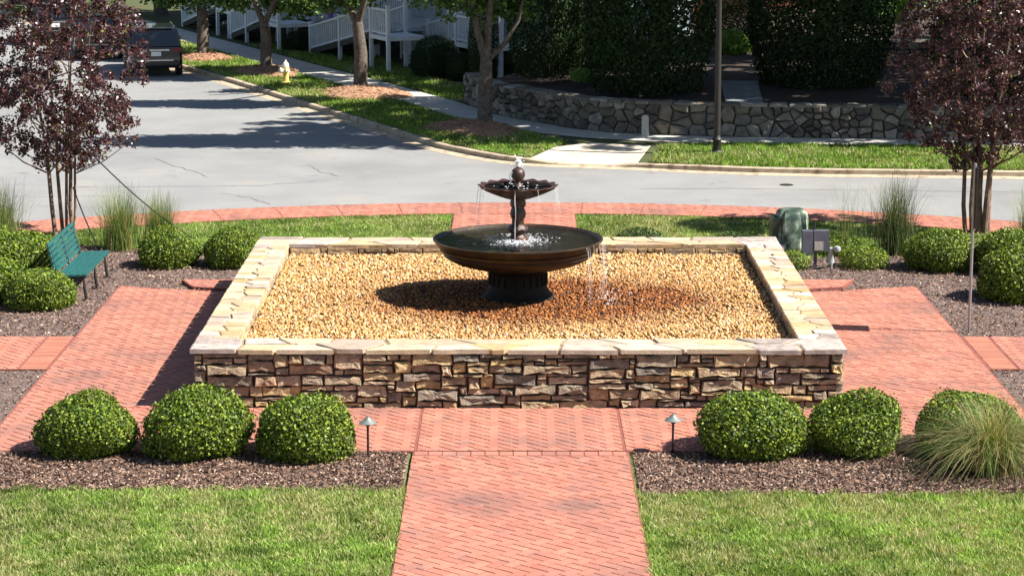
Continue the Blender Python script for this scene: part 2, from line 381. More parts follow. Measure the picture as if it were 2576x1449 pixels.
def stone(poly, depth, fn, jit=0.012, seg=0.16, inset=0.16, rough=0.35, back=0.05, tilt=(0, 0)):
    """rough-faced stone: outline poly (u,v), pushed out by depth; fn maps (u,v,w) to xyz"""
    out = []; n = len(poly)
    cx = sum(p[0] for p in poly) / n; cy = sum(p[1] for p in poly) / n
    for i in range(n):
        a = poly[i]; b = poly[(i + 1) % n]; L = math.hypot(b[0] - a[0], b[1] - a[1])
        if L < 0.012: continue
        k = max(1, int(L / seg + 0.5))
        for q in range(k):
            t = q / k; out.append((a[0] + (b[0] - a[0]) * t + R.uniform(-jit, jit), a[1] + (b[1] - a[1]) * t + R.uniform(-jit, jit)))
    m = len(out)
    if m < 3: return None
    V = [fn(u, v, -back) for u, v in out] + [fn(u, v, depth * R.uniform(0.35, 0.75)) for u, v in out]
    sz = min(max(p[0] for p in out) - min(p[0] for p in out), max(p[1] for p in out) - min(p[1] for p in out))
    ins = min(0.5, inset * sz)
    for sc, dz in ((ins, 1.0), (None, 1.0)):
        for u, v in out:
            dx, dy = cx - u, cy - v; D = math.hypot(dx, dy) + 1e-6
            t = (ins / D if sc is not None else 0.55); t = min(t, 0.8)
            V.append(fn(u + dx * t, v + dy * t, max(.006, depth * (1 + R.uniform(-rough, rough)) + max(-.045, min(.045, -(u + dx * t - cx) * tilt[0])) - (v + dy * t - cy) * tilt[1])))
    V.append(fn(cx, cy, depth * (1 + R.uniform(-rough, rough))))
    F = []
    for r_ in range(3):
        for k in range(m): F.append((r_ * m + k, r_ * m + (k + 1) % m, (r_ + 1) * m + (k + 1) % m, (r_ + 1) * m + k))
    for k in range(m): F.append((3 * m + k, 3 * m + (k + 1) % m, 4 * m))
    return V, F
def pack(width, height, gap=0.016, wr=(0.14, 0.62), hs=(0.07, 0.10, 0.13, 0.16, 0.19, 0.22)):
    """random ashlar: skyline filling"""
    cs = 0.03; n = int(width / cs); sky_ = [0.0] * n; out = []
    while True:
        lo = min(sky_)
        if lo >= height - 0.02: break
        i = sky_.index(lo); j = i
        while j < n and abs(sky_[j] - lo) < 1e-6: j += 1
        av = (j - i) * cs; wd = R.uniform(*wr) if R.random() < 0.75 else R.uniform(0.10, 0.2)
        if av - wd < 0.10: wd = av
        k = max(1, min(j - i, int(round(wd / cs)))); wd = k * cs
        h = R.choice(hs)
        if wd < 0.16: h = min(h, R.choice((0.06, 0.08, 0.11, 0.14)))
        if wd > 0.5: h = min(h, 0.17)
        for nb in ([sky_[i - 1]] if i > 0 else []) + ([sky_[j]] if j < n else []):
            if abs(lo + h - nb) < 0.035: h = nb - lo
        if height - lo - h < 0.06: h = height - lo
        if h < 0.02: h = 0.03
        for q in range(i, i + k): sky_[q] = lo + h
        out.append((i * cs + gap / 2, lo + gap / 2, i * cs + wd - gap / 2, lo + h - gap / 2))
    return out

# ================================================================== GROUND AND STRUCTURE
sheet('ground', [(-400, -200), (400, -200), (400, 600), (-400, 600)], -0.03, M['soil'])
road = sheet('road', [(-90, 30), (90, 30), (90, 59.6), (8, 160), (-90, 160)], 0.0, M['asphalt'])
AC = (0.1, 29.3)
disc = [(AC[0] + 21.8 * math.cos(a), AC[1] + 21.8 * math.sin(a)) for a in np.linspace(0, 2 * math.pi, 96, endpoint=False)]
sheet('garden_ground', disc, 0.012, M['lawn'])

# cracks and tar seams in the asphalt
for pts in ([(-6.9, 54.2), (-6.2, 53.6), (-5.9, 53.1), (-5.6, 52.6)], [(-10.5, 55.2), (-8.2, 55.35), (-6.1, 55.45), (-5.4, 55.9), (-4.6, 56.3)],
            [(-9.4, 60.2), (-8.6, 58.7), (-7.9, 57.6), (-7.6, 56.9)], [(-5.3, 58.9), (-4.9, 57.8), (-4.4, 57.0)],
            [(2.9, 54.9), (5.0, 55.0), (8.4, 54.7), (12, 54.4)], [(-13, 53.9), (-11, 53.7), (-9.2, 53.9)]):
    mb = MB(); P2 = []
    for a, b in zip(pts[:-1], pts[1:]):
        for t in np.linspace(0, 1, 5)[:-1]: P2.append((a[0] + (b[0] - a[0]) * t + R.uniform(-.05, .05), a[1] + (b[1] - a[1]) * t + R.uniform(-.06, .06)))
    P2.append(pts[-1]); V = []
    for i, p in enumerate(P2):
        q = P2[min(i + 1, len(P2) - 1)]; o_ = P2[max(i - 1, 0)]; dx, dy = q[0] - o_[0], q[1] - o_[1]; D = math.hypot(dx, dy); ww = R.uniform(0.004, 0.018)
        V += [(p[0] - dy / D * ww, p[1] + dx / D * ww, 0.004), (p[0] + dy / D * ww, p[1] - dx / D * ww, 0.004)]
    mb.add(V, [(2 * i, 2 * i + 1, 2 * i + 3, 2 * i + 2) for i in range(len(P2) - 1)])
    mb.build('crack', M['crack'], road)
MB().lathe([(0.0, 0.006), (0.16, 0.006), (0.17, 0.0)], 20, (6.45, 55.6, 0)).build('valve_cover', M['blackmetal'], road)

# ---- brick paving (herringbone)
BW = 0.142
def herring(region, rot=math.radians(45), off=(0, 0), gap=0.011):
    """clipped brick outlines of one convex region; returns (polygon, full, orientation, centre)"""
    c, s = math.cos(rot), math.sin(rot); xs = []; res = []
    loc = [((x - off[0]) * c + (y - off[1]) * s, -(x - off[0]) * s + (y - off[1]) * c) for x, y in region]
    i0 = int(min(p[0] for p in loc) / BW) - 2; i1 = int(max(p[0] for p in loc) / BW) + 2
    j0 = int(min(p[1] for p in loc) / BW) - 2; j1 = int(max(p[1] for p in loc) / BW) + 2
    A = np.array(region); cxr, cyr = A.mean(0); rad = np.max(np.hypot(A[:, 0] - cxr, A[:, 1] - cyr)) + 0.3
    for j in range(j0, j1):
        for i in range(i0, i1):
            k = (i - j) % 4
            if k == 0: q = (i * BW, j * BW, (i + 2) * BW, (j + 1) * BW)
            elif k == 3: q = (i * BW, j * BW, (i + 1) * BW, (j + 2) * BW)
            else: continue
            mx, my = (q[0] + q[2]) / 2, (q[1] + q[3]) / 2
            wx, wy = mx * c - my * s + off[0], mx * s + my * c + off[1]
            if math.hypot(wx - cxr, wy - cyr) > rad: continue
            g = gap / 2; P4 = [(q[0] + g, q[1] + g), (q[2] - g, q[1] + g), (q[2] - g, q[3] - g), (q[0] + g, q[3] - g)]
            P4 = [(x * c - y * s + off[0], x * s + y * c + off[1]) for x, y in P4]
            cl = clip_convex(P4, region)
            if len(cl) < 3: continue
            full = len(cl) == 4 and all(abs(a[0] - b[0]) + abs(a[1] - b[1]) < 1e-6 for a, b in zip(cl, P4))
            res.append((cl, full, k, (wx, wy)))
    return res
def brick_prisms(mb, polys, z0, z1, bev=0.006):
    for poly in polys:
        n = len(poly); cx = sum(p[0] for p in poly) / n; cy = sum(p[1] for p in poly) / n
        ar = sum(poly[i][0] * poly[(i + 1) % n][1] - poly[(i + 1) % n][0] * poly[i][1] for i in range(n)) / 2
        if abs(ar) < 0.0004: continue
        if ar < 0: poly = poly[::-1]
        h = z1 + R.uniform(-0.0025, 0.0025); V = [(x, y, z0) for x, y in poly]
        for x, y in poly:
            D = math.hypot(cx - x, cy - y) + 1e-6; t = min(0.4, bev * 1.4 / D); V.append((x + (cx - x) * t, y + (cy - y) * t, h))
        kc = R.uniform(.86, 1.12); mb.add(V, [tuple(range(n, 2 * n))] + [(i, (i + 1) % n, n + (i + 1) % n, n + i) for i in range(n)], (kc, kc * R.uniform(.97, 1.02), kc * R.uniform(.95, 1.03)))
def inset_rect(x0, y0, x1, y1, g=0.01): return [(x0 + g, y0 + g), (x1 - g, y0 + g), (x1 - g, y1 - g), (x0 + g, y1 - g)]

# centre walk
CROT = math.radians(-39)
cw = sheet('brick_walk', [(-1.47, 20), (1.52, 20), (1.50, 31.0), (-1.44, 31.0)], 0.0435, M['joint'], 0.06)
cells = herring(inset_rect(-1.455, 24.4, 1.495, 30.72), CROT)
fulls = sorted([c for c in cells if c[1] and c[3][1] > 25.5 and abs(c[3][0]) < 1.4], key=lambda c: c[3][1])[:300]
ids = {id(c) for c in fulls}
mb = MB(); P4 = [(-BW + .0055, -BW / 2 + .0055), (BW - .0055, -BW / 2 + .0055), (BW - .0055, BW / 2 - .0055), (-BW + .0055, BW / 2 - .0055)]
brick_prisms(mb, [P4], 0.03, 0.05); mb.c = [(1, 1, 1)] * len(mb.v); brick_me = mb.mesh('brick', M['brick1'])
for cl, full, k, ctr in fulls:
    o = bpy.data.objects.new('brick', brick_me); link(o, cw); o.location = (ctr[0], ctr[1], R.uniform(-0.002, 0.002))
    o.rotation_euler = (0, 0, CROT + (0 if k == 0 else math.pi / 2))
mb = MB(); brick_prisms(mb, [c[0] for c in cells if id(c) not in ids], 0.03, 0.05)
tag(mb.build('brick_field', M['brick'], cw), kind='stuff')
for i in range(15):   # soldier course between the centre walk and the ring
    x = -1.42 + i * 0.193
    mb = MB(); brick_prisms(mb, [[(x, 30.74), (x + 0.182, 30.74), (x + 0.182, 30.95), (x, 30.95)]], 0.03, 0.05)
    mb.build('border_brick', M['brick'], cw)

# ring path round the basin
ring = sheet('brick_ring_path', [(-7.4, 30.97), (7.4, 30.97), (7.4, 42.75), (4.7, 42.0), (4.7, 33.5), (-4.7, 33.5), (-4.7, 42.0), (-7.4, 42.75)], 0.0435, M['joint'], 0.06)
mb = MB()
for reg in (inset_rect(-7.38, 30.99, -1.42, 33.40), inset_rect(-1.40, 30.99, 1.44, 33.40), inset_rect(1.46, 30.99, 7.38, 33.40),
            [(-7.37, 33.42), (-4.72, 33.42), (-4.72, 42.0), (-7.37, 42.70)], [(4.72, 33.42), (7.37, 33.42), (7.37, 42.70), (4.72, 42.0)]):
    brick_prisms(mb, [c[0] for c in herring(reg, math.radians(45 if reg[0][1] < 33 else -41))], 0.03, 0.05)
tag(mb.build('brick_field', M['brick'], ring), kind='stuff')
for sx in (-1, 1):  # far stubs and side branches with an orange border
    st = sheet('brick_stub_path', [(sx * 4.6, 42.05), (sx * 6.0, 42.45), (sx * 6.3, 43.15), (sx * 4.6, 43.2)], 0.0835, M['joint'], 0.1)
    mb = MB(); reg = [(sx * 4.62, 42.07), (sx * 5.98, 42.46), (sx * 6.27, 43.13), (sx * 4.62, 43.18)]
    brick_prisms(mb, [c[0] for c in herring(reg if sx > 0 else reg[::-1])], 0.07, 0.09); tag(mb.build('brick_field', M['brick'], st), kind='stuff')
    br = sheet('brick_side_path', [(sx * 7.4, 35.9), (sx * 13, 35.9), (sx * 13, 38.32), (sx * 7.4, 38.32)], 0.0435, M['joint'], 0.06)
    mb = MB(); reg = inset_rect(*sorted((sx * 7.87, sx * 12.9))[:1], 35.9, sorted((sx * 7.87, sx * 12.9))[1], 38.32)
    brick_prisms(mb, [c[0] for c in herring(reg)], 0.03, 0.05); tag(mb.build('brick_field', M['brick'], br), kind='stuff')
    for i in range(22):
        y = 35.92 + i * 0.109
        mb = MB(); a, b = sorted((sx * 7.43, sx * 7.84)); brick_prisms(mb, [[(a, y), (b, y), (b, y + 0.099), (a, y + 0.099)]], 0.03, 0.05)
        mb.build('border_brick', M['brick_orange'], br)
# orange corner patch at the front left of the ring
cp = sheet('brick_corner_patch', [(-9.2, 30.97), (-7.42, 30.97), (-7.42, 31.9), (-9.2, 31.9)], 0.0435, M['joint'], 0.06)
mb = MB(); brick_prisms(mb, [c[0] for c in herring(inset_rect(-9.2, 30.98, -7.42, 31.9))], 0.03, 0.05); tag(mb.build('brick_field', M['brick_orange'], cp), kind='stuff')

# curved pavement along the road and the short walk behind the basin
def arc_pts(r, a0, a1, n): return [(AC[0] + r * math.sin(a), AC[1] + r * math.cos(a)) for a in np.linspace(a0, a1, n)]
arcw = sheet('curved_pavement', arc_pts(23.35, -1.0, 1.0, 60) + arc_pts(21.8, 1.0, -1.0, 60), 0.0435, M['joint'], 0.05)
mb = MB()
for i in range(24):
    a0 = -0.72 + i * 0.06; a1 = a0 + 0.0592
    q = [arc_pts(21.82, a0, a0, 1)[0], arc_pts(21.82, a1, a1, 1)[0], arc_pts(23.33, a1, a1, 1)[0], arc_pts(23.33, a0, a0, 1)[0]]
    q = q[::-1] if sum(q[k][0] * q[(k + 1) % 4][1] - q[(k + 1) % 4][0] * q[k][1] for k in range(4)) < 0 else q
    brick_prisms(mb, [c[0] for c in herring(q, gap=0.010)], 0.03, 0.048)
tag(mb.build('brick_field', M['brick'], arcw), kind='stuff')
bwk = sheet('brick_back_walk', [(-1.40, 42.9), (1.27, 42.9), (1.27, 51.05), (-1.40, 51.05)], 0.0435, M['joint'], 0.06)
mb = MB(); brick_prisms(mb, [c[0] for c in herring(inset_rect(-1.40, 46, 1.27, 51.04))], 0.03, 0.05); tag(mb.build('brick_field', M['brick'], bwk), kind='stuff')

# ---- mulch beds with chips
def wavy(x0, x1, y, n=14, a=0.05): return [(x, y + R.uniform(-a, a)) for x in np.linspace(x0, x1, n)]
beds = [wavy(-9.5, -1.5, 29.1) + [(-1.5, 30.96), (-9.5, 30.96)], wavy(1.55, 9.5, 28.92) + [(9.5, 30.96), (1.55, 30.96)],
        [(-14, 38.34), (-7.41, 38.34), (-7.41, 42.6), (-4.75, 41.9), (-4.75, 45.4), (-7.5, 46.6), (-10, 47.6), (-14, 47.0)],
        [(14, 38.34), (7.41, 38.34), (7.41, 42.6), (4.75, 41.9), (4.75, 45.2), (6.5, 46.0), (10.5, 47.6), (14, 47.0)],
        [(-14, 31.92), (-9.2, 31.92), (-7.41, 31.92), (-7.41, 35.88), (-14, 35.88)], [(14, 30.97), (7.41, 30.97), (7.41, 35.88), (14, 35.88)]]
CHIP = [(0.16, 0.11, 0.09), (0.10, 0.065, 0.05), (0.25, 0.185, 0.155), (0.36, 0.285, 0.24), (0.05, 0.035, 0.028), (0.21, 0.13, 0.09), (0.55, 0.49, 0.43)]
CW = [5, 5, 4, 2, 4, 3, 0.35]
for i, (poly, n) in enumerate(zip(beds, (26000, 26000, 24000, 24000, 6000, 8000))):
    b = sheet('mulch_bed', poly, 0.022 + 0.0001 * i, M['mulch'])
    P = scatter(poly, n); C = np.c_[P, 0.03 + rng.uniform(0, 0.03, n)]
    N_ = np.tile([0, 0, 1.0], (n, 1))
    V, F, Cc = leaves(C, N_, 0.065, 0.024, pick(CHIP, CW, n) * np.array([1.08, .96, .86]), 0.5)
    V[:, 2] = np.maximum(V[:, 2], 0.024)
    o = mobj('mulch_chips', npmesh('mulch_chips', V, F, M['chips'], Cc), b); tag(o, kind='stuff')

# ---- lawns
GP = [(0.17, 0.275, 0.05), (0.235, 0.345, 0.075), (0.10, 0.18, 0.032), (0.33, 0.40, 0.12)]; GW = [4, 3, 3, 2]
def lawn(name, polys, label, z=0.012):
    o = mobj(name, npmesh(name, *(lambda t: (t[0], t[1], M['blade'], t[2]))(cat([blades(p, n, h, wd, z, GP, GW, 0.9) for p, n, h, wd in polys]))))
    return tag(o, label, 'grass', kind='stuff')
lawn('lawn_grass', [([(-8.2, 24.6), (-1.455, 24.6), (-1.445, 29.12)] + wavy(-1.445, -8.2, 29.17, 40, .12), 95000, 0.068, 0.02)], 'mown lawn left of the brick walk in the foreground')
lawn('lawn_grass', [([(8.2, 24.6), (1.505, 24.6), (1.495, 28.95)] + wavy(1.495, 8.2, 29.0, 40, .12), 95000, 0.068, 0.02)], 'mown lawn right of the brick walk in the foreground')
def arcpoly(x0, x1, ylow):
    xs = np.linspace(x0, x1, 16); return [(x, AC[1] + math.sqrt(21.78 ** 2 - (x - AC[0]) ** 2)) for x in xs] + [(x, ylow(x)) for x in xs[::-1]]
lawn('lawn_grass', [(arcpoly(-13, -1.42, lambda x: max(43.3, 45.3 + max(0, -x - 4.7) * 0.45)), 46000, 0.065, 0.022)], 'strip of grass behind the basin left of the short back walk')
lawn('lawn_grass', [(arcpoly(1.29, 13, lambda x: max(43.3, 45.1 + max(0, x - 4.7) * 0.45)), 46000, 0.065, 0.022)], 'strip of grass behind the basin right of the short back walk')

# ---- far side: kerb, verge, sidewalk
KERB = [(-24.0, 109.5, .13), (-15.6, 91, .13), (-11.5, 82.3, .13), (-9.4, 78.1, .13), (-6.3, 71.2, .13), (-4.2, 66.7, .13), (-2.1, 62.1, .13), (-1.2, 60.75, .13), (-0.5, 59.85, .13), (.3, 59.2, .12),
        (.9, 58.97, .05), (1.6, 58.8, .02), (2.4, 58.62, .03), (3.0, 58.45, .10), (4.4, 57.95, .13), (5.9, 57.55, .13), (7.6, 57.3, .13), (9.3, 57.17, .13), (12.4, 56.9, .13), (22, 56.6, .13), (60, 56, .13)]
def offset(pl, d):
    out = []
    for i, p in enumerate(pl):
        a = pl[max(i - 1, 0)]; b = pl[min(i + 1, len(pl) - 1)]; dx, dy = b[0] - a[0], b[1] - a[1]; D = math.hypot(dx, dy)
        out.append((p[0] - dy / D * d, p[1] + dx / D * d))
    return out
kin = offset(KERB, 0.17); kmid = offset(KERB, 0.03); kgut = offset(KERB, -0.42)
V = []; n = len(KERB)
for i, k in enumerate(KERB):
    V += [(*kgut[i], 0.004), (k[0], k[1], 0.014), (k[0], k[1], k[2] - 0.015), (*kmid[i], k[2] + 0.004), (*kin[i], k[2] + 0.006), (*kin[i], 0.0)]
mb = MB(); mb.add(V, [(i * 6 + j, (i + 1) * 6 + j, (i + 1) * 6 + j + 1, i * 6 + j + 1) for i in range(n - 1) for j in range(5)])
me = mb.mesh('kerb', M['kerb']); bm = bmesh.new(); bm.from_mesh(me); bmesh.ops.recalc_face_normals(bm, faces=bm.faces); bm.to_mesh(me); bm.free()
tag(mobj('kerb', me), kind='structure')
mb = MB()
_vk = [(x, y, k[2] - 0.006) for (x, y), k in zip(kin, KERB)]
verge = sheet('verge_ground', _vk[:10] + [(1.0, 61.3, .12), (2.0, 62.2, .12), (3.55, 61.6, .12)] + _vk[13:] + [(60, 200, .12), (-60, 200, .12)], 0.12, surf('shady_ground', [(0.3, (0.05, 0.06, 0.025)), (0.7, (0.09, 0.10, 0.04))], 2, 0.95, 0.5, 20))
lk = offset(KERB[:7], -13.5)
sheet('far_verge', [(-60, 130), (-60, 58)] + [(x - 2, y) for x, y in lk[::-1]], 0.12, M['lawn'], 0.12)
# stone retaining wall line (base), left to right
WALL = [(-1.55, 71.7), (-1.25, 70.3), (-0.76, 68.75), (0.31, 67.1), (1.69, 65.15), (2.5, 64.5), (3.43, 64.07), (5.38, 63.5), (9.68, 63.07), (13.66, 62.75), (20, 62.5), (27, 62.3)]
wout = offset(WALL, -1.38)
street_in = [(-3.55, 75.6), (-7.1, 83.2), (-10.6, 90.9), (-16.2, 103)]; street_out = [(-4.9, 75.0), (-8.5, 82.5), (-12.0, 90.2), (-17.6, 102.3)]
swp = wout[1:] + WALL[::-1][:-1] + [(-2.1, 72.4)] + street_in + street_out[::-1] + [(-3.3, 71.6)]
sheet('sidewalk', swp, 0.138, M['walk'])
for t in ((-5.6, 78.4), (-4.1, 75.2), (0.2, 66.4)): pass
ramp_ = sheet('kerb_ramp', [(0.35, 59.35, .128), (.95, 59.14, .057), (1.65, 58.97, .028), (2.45, 58.79, .038), (3.05, 58.63, .107), (3.55, 61.6, .144), (2.0, 62.2, .144), (1.0, 61.3, .144)], .13, M['concrete'])
G_R = [(3.35, 58.55), (4.5, 58.15), (5.95, 57.75), (7.6, 57.5), (9.3, 57.37), (12.5, 57.1), (18, 56.95), (18, 61.1), (13.4, 61.35), (9.6, 61.68), (5.2, 62.1), (3.8, 61.6)]
G_L = [(-23.6, 109.3), (-15.4, 91), (-11.3, 82.4), (-9.2, 78.2), (-6.1, 71.3), (-1.92, 62.2), (-1.0, 60.9), (-0.3, 60.05), (.33, 59.45), (1.0, 61.35), (1.4, 62.4), (.1, 64.9), (-1.9, 67.9), (-3.35, 71.5), (-4.95, 75.0), (-8.55, 82.5), (-12.05, 90.2), (-17.7, 102.3), (-20.5, 109)]
VG = [(0.15, 0.27, 0.035), (0.21, 0.34, 0.05), (0.105, 0.20, 0.03), (0.26, 0.38, 0.075)]
for poly, lab, n in ((G_R, 'verge grass between the far kerb and the stone wall', 42000), (G_L, 'verge grass strip along the kerb of the side street', 52000)):
    sheet('grass_verge', poly, 0.136, M['lawn'])
    t = blades(poly, n, 0.09, 0.035, 0.136, VG, GW, 0.4)
    tag(mobj('verge_grass', npmesh('verge_grass', t[0], t[1], M['blade'], t[2])), lab, 'grass', kind='stuff')
# front-yard grass beyond the street sidewalk
YG = [(-2.2, 72.6), (-3.4, 75.7), (-6.95, 83.3), (-10.4, 91), (-6.5, 92), (-4.5, 84), (-2.5, 78), (-0.8, 73.5)]
t = blades(YG, 16000, 0.12, 0.035, 0.12, VG, GW, 0.6); tag(mobj('yard_grass', npmesh('yard_grass', t[0], t[1], M['blade'], t[2])), 'shaded yard grass in front of the white porches', 'grass', kind='stuff')
# terrace of soil held by the wall
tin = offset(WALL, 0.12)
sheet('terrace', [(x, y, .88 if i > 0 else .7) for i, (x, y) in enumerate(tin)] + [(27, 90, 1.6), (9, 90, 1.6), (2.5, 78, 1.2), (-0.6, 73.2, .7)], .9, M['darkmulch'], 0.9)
sheet('terrace_walkway', [(5.75, 64.0, .93), (6.75, 63.9, .93), (7.1, 69, 1.08), (6.0, 69, 1.08)], 1.0, M['shadewalk'], 0.1)

# ================================================================== STONE BASIN
X0, X1, Y0, Y1, ZT = 4.75, 4.75, 33.40, 42.90, 0.93
IX, IY0, IY1, GZ = 4.17, 34.12, 42.15, 0.755
bas = thing('fountain_basin', 'low square basin of brown rubble stone with pale flagstone coping', 'basin', (0, 38.15, 0))
bl = (0, -38.15, 0)
mb = MB()
for (xa, xb, ya, yb) in ((-4.70, 4.70, 33.45, 34.10), (-4.70, 4.70, 42.17, 42.85), (-4.70, -4.19, 34.10, 42.17), (4.19, 4.70, 34.10, 42.17)):
    mb.box(((xa + xb) / 2, (ya + yb) / 2, 0.425), (xb - xa, yb - ya, 0.85))
mb.build('wall_core', M['mortar'], bas, loc=bl)
hgt = 0.855
for (u0, v0, u1, v1) in pack(9.48, hgt, 0.024, (0.18, 0.72), (0.06, 0.09, 0.12, 0.15, 0.18)):
    u0 -= 4.74; u1 -= 4.74
    j = min(0.018, (v1 - v0) * 0.16)
    s_ = stone([(u0, v0), (u1, v0), (u1, v1), (u0, v1)], R.uniform(0.03, 0.085), lambda u, v, w: (u, 33.45 - w, max(v, 0.0)), j, 0.10, 0.12, 0.2, tilt=(R.uniform(-.05, .13), R.uniform(.05, .28)))
    if s_: mb = MB(); mb.add(*s_); mb.build('stone', M['stone'], bas, loc=bl)
cols = [c for _, c in STN]
for nm, fn, wid in (('left', lambda u, v, w: (-4.70 - w, 42.88 - u, max(v, 0)), 9.4), ('right', lambda u, v, w: (4.70 + w, 33.42 + u, max(v, 0)), 9.4),
                    ('back', lambda u, v, w: (4.72 - u, 42.85 + w, max(v, 0)), 9.4)):
    mb = MB()
    for (u0, v0, u1, v1) in pack(wid, hgt, 0.018, (0.2, 0.7)):
        s_ = stone([(u0, v0), (u1, v0), (u1, v1), (u0, v1)], R.uniform(0.03, 0.06), fn, 0.012, 0.25, 0.14, 0.4)
        if s_: mb.add(*s_, col=R.choice(cols))
    tag(mb.build('side_stones', M['stonecol'], bas, loc=bl), kind='stuff')
# inner faces
mb = MB()
for nm, fn, wid in (('b', lambda u, v, w: (-4.17 + u, 42.17 - w, 0.66 + v), 8.34), ('r', lambda u, v, w: (4.19 - w, 42.15 - u, 0.66 + v), 8.0), ('l', lambda u, v, w: (-4.19 + w, 34.15 + u, 0.66 + v), 8.0)):
    for (u0, v0, u1, v1) in pack(wid, 0.2, 0.018, (0.25, 0.6), (0.08, 0.12, 0.2)):
        s_ = stone([(u0, v0), (u1, v0), (u1, v1), (u0, v1)], R.uniform(0.012, 0.03), fn, 0.008, 0.25, 0.14, 0.4)
        if s_: mb.add(*s_, col=R.choice(cols))
tag(mb.build('inner_stones', M['stonecol'], bas, loc=bl), kind='stuff')
# coping bed and flagstones
mb = MB()
for (xa, xb, ya, yb) in ((-4.74, 4.74, 33.42, 34.11), (-4.74, 4.74, 42.16, 42.88), (-4.74, -4.18, 34.11, 42.16), (4.18, 4.74, 34.11, 42.16)):
    mb.box(((xa + xb) / 2, (ya + yb) / 2, 0.882), (xb - xa, yb - ya, 0.062))
mb.build('coping_bed', M['copmortar'], bas, loc=bl)
def coping(x0, x1, y0, y1, nx, ny, ax, gap=0.022):
    pts = [(x0 + (i + 0.5 + R.uniform(-.3, .3)) * (x1 - x0) / nx, y0 + (j + 0.5 + R.uniform(-.3, .3)) * (y1 - y0) / ny) for i in range(nx) for j in range(ny)]
    for poly in voronoi(pts, x0, x1, y0, y1, gap, ax):
        dz = R.uniform(-0.006, 0.008); tx, ty = R.uniform(-.012, .012), R.uniform(-.012, .012)
        cx = sum(p[0] for p in poly) / len(poly); cy = sum(p[1] for p in poly) / len(poly)
        s_ = stone(poly, 0.018, lambda u, v, w: (u, v, 0.914 + w + dz + (u - cx) * tx + (v - cy) * ty), 0.004, 0.2, 0.06, 0.15, 0.055)
        if not s_: continue
        mb = MB(); mb.add(*s_)
        corner = abs(cx) > 3.7 and (cy < 34.6 or cy > 41.9)
        mb.build('coping_stone', M['copingcorner' if corner and R.random() < 0.8 else 'coping'], bas, loc=bl)
coping(-4.79, 4.79, 33.36, 34.11, 14, 2, 0.45)
coping(-4.79, 4.79, 42.16, 42.93, 13, 2, 0.45)
coping(-4.79, -4.17, 34.12, 42.15, 2, 27, 0.75)
coping(4.17, 4.79, 34.12, 42.15, 2, 27, 0.75)

# gravel filling
gv = sheet('gravel_bed', [(-4.18, 34.11), (4.18, 34.11), (4.18, 42.16), (-4.18, 42.16)], 0.715, surf('gravel_base', [(0.3, (0.09, 0.045, 0.018)), (0.7, (0.18, 0.10, 0.045))], 30, 0.9, 0.8, 60))
bm = bmesh.new(); bmesh.ops.create_icosphere(bm, subdivisions=1, radius=1); IV = np.array([v.co[:] for v in bm.verts]); IF = np.array([[v.index for v in f.verts] for f in bm.faces]); bm.free()
n = 46000; P = rng.uniform((-4.15, 34.14), (4.15, 42.13), (n, 2)); d0 = np.hypot(P[:, 0], P[:, 1] - 38.15)
keep = d0 > 0.5; P = P[keep]; n = len(P)
sz = (rng.choice([.016, .02, .024, .03], n) * rng.uniform(.85, 1.2, n))[:, None] * np.c_[rng.uniform(.9, 1.4, n), rng.uniform(.8, 1.1, n), rng.uniform(.55, .85, n)]
q = rng.normal(0, 1, (n, 3, 3)); Q = np.linalg.qr(q)[0]
V = np.einsum('nij,nkj->nki', Q, (IV[None] * rng.uniform(0.86, 1.14, (n, 12, 1))) * sz[:, None, :])
zz = GZ - 0.02 + rng.uniform(-0.012, 0.022, n) + 0.012 * vnoise(P, 1.5)
V += np.c_[P, zz][:, None, :]
pc = pick([(0.52, 0.31, 0.125), (0.60, 0.42, 0.21), (0.42, 0.235, 0.085), (0.68, 0.55, 0.36), (0.32, 0.17, 0.06), (0.50, 0.42, 0.36), (0.24, 0.18, 0.15)], [6, 4.5, 5, 2, 3.5, .8, 0.8], n)
st = 1.5 * np.exp(-(((P[:, 0] - .35) / 2.1) ** 2 + ((P[:, 1] - 37.9) / 1.6) ** 2)) + .55 * np.exp(-(((P[:, 0] - 1.9) / .8) ** 2 + ((P[:, 1] - 38.0) / 1.0) ** 2)) + .45 * np.exp(-(((P[:, 0] + 1.3) / 1.1) ** 2 + ((P[:, 1] - 38.1) / 1.1) ** 2))
st = np.clip(st * (1.5 + 0.4 * vnoise(P, 2.5)), 0, 1)[:, None]
pc = pc * np.array([1.02, 0.95, 0.83])
pc = pc * (1 - st) + st * pick([(0.24, 0.075, 0.012), (0.11, 0.033, 0.008), (0.36, 0.14, 0.03), (.045, .02, .01)], [3.5, 2.5, 2, 1], n)
cme = npmesh('pebbles', V.reshape(-1, 3), (IF[None] + (np.arange(n) * 12)[:, None, None]).reshape(-1, 3), M['pebble'], np.repeat(pc, 12, 0), True)
tag(mobj('pebbles', cme), 'tan river pebbles filling the basin round the fountain foot', 'gravel', kind='stuff')

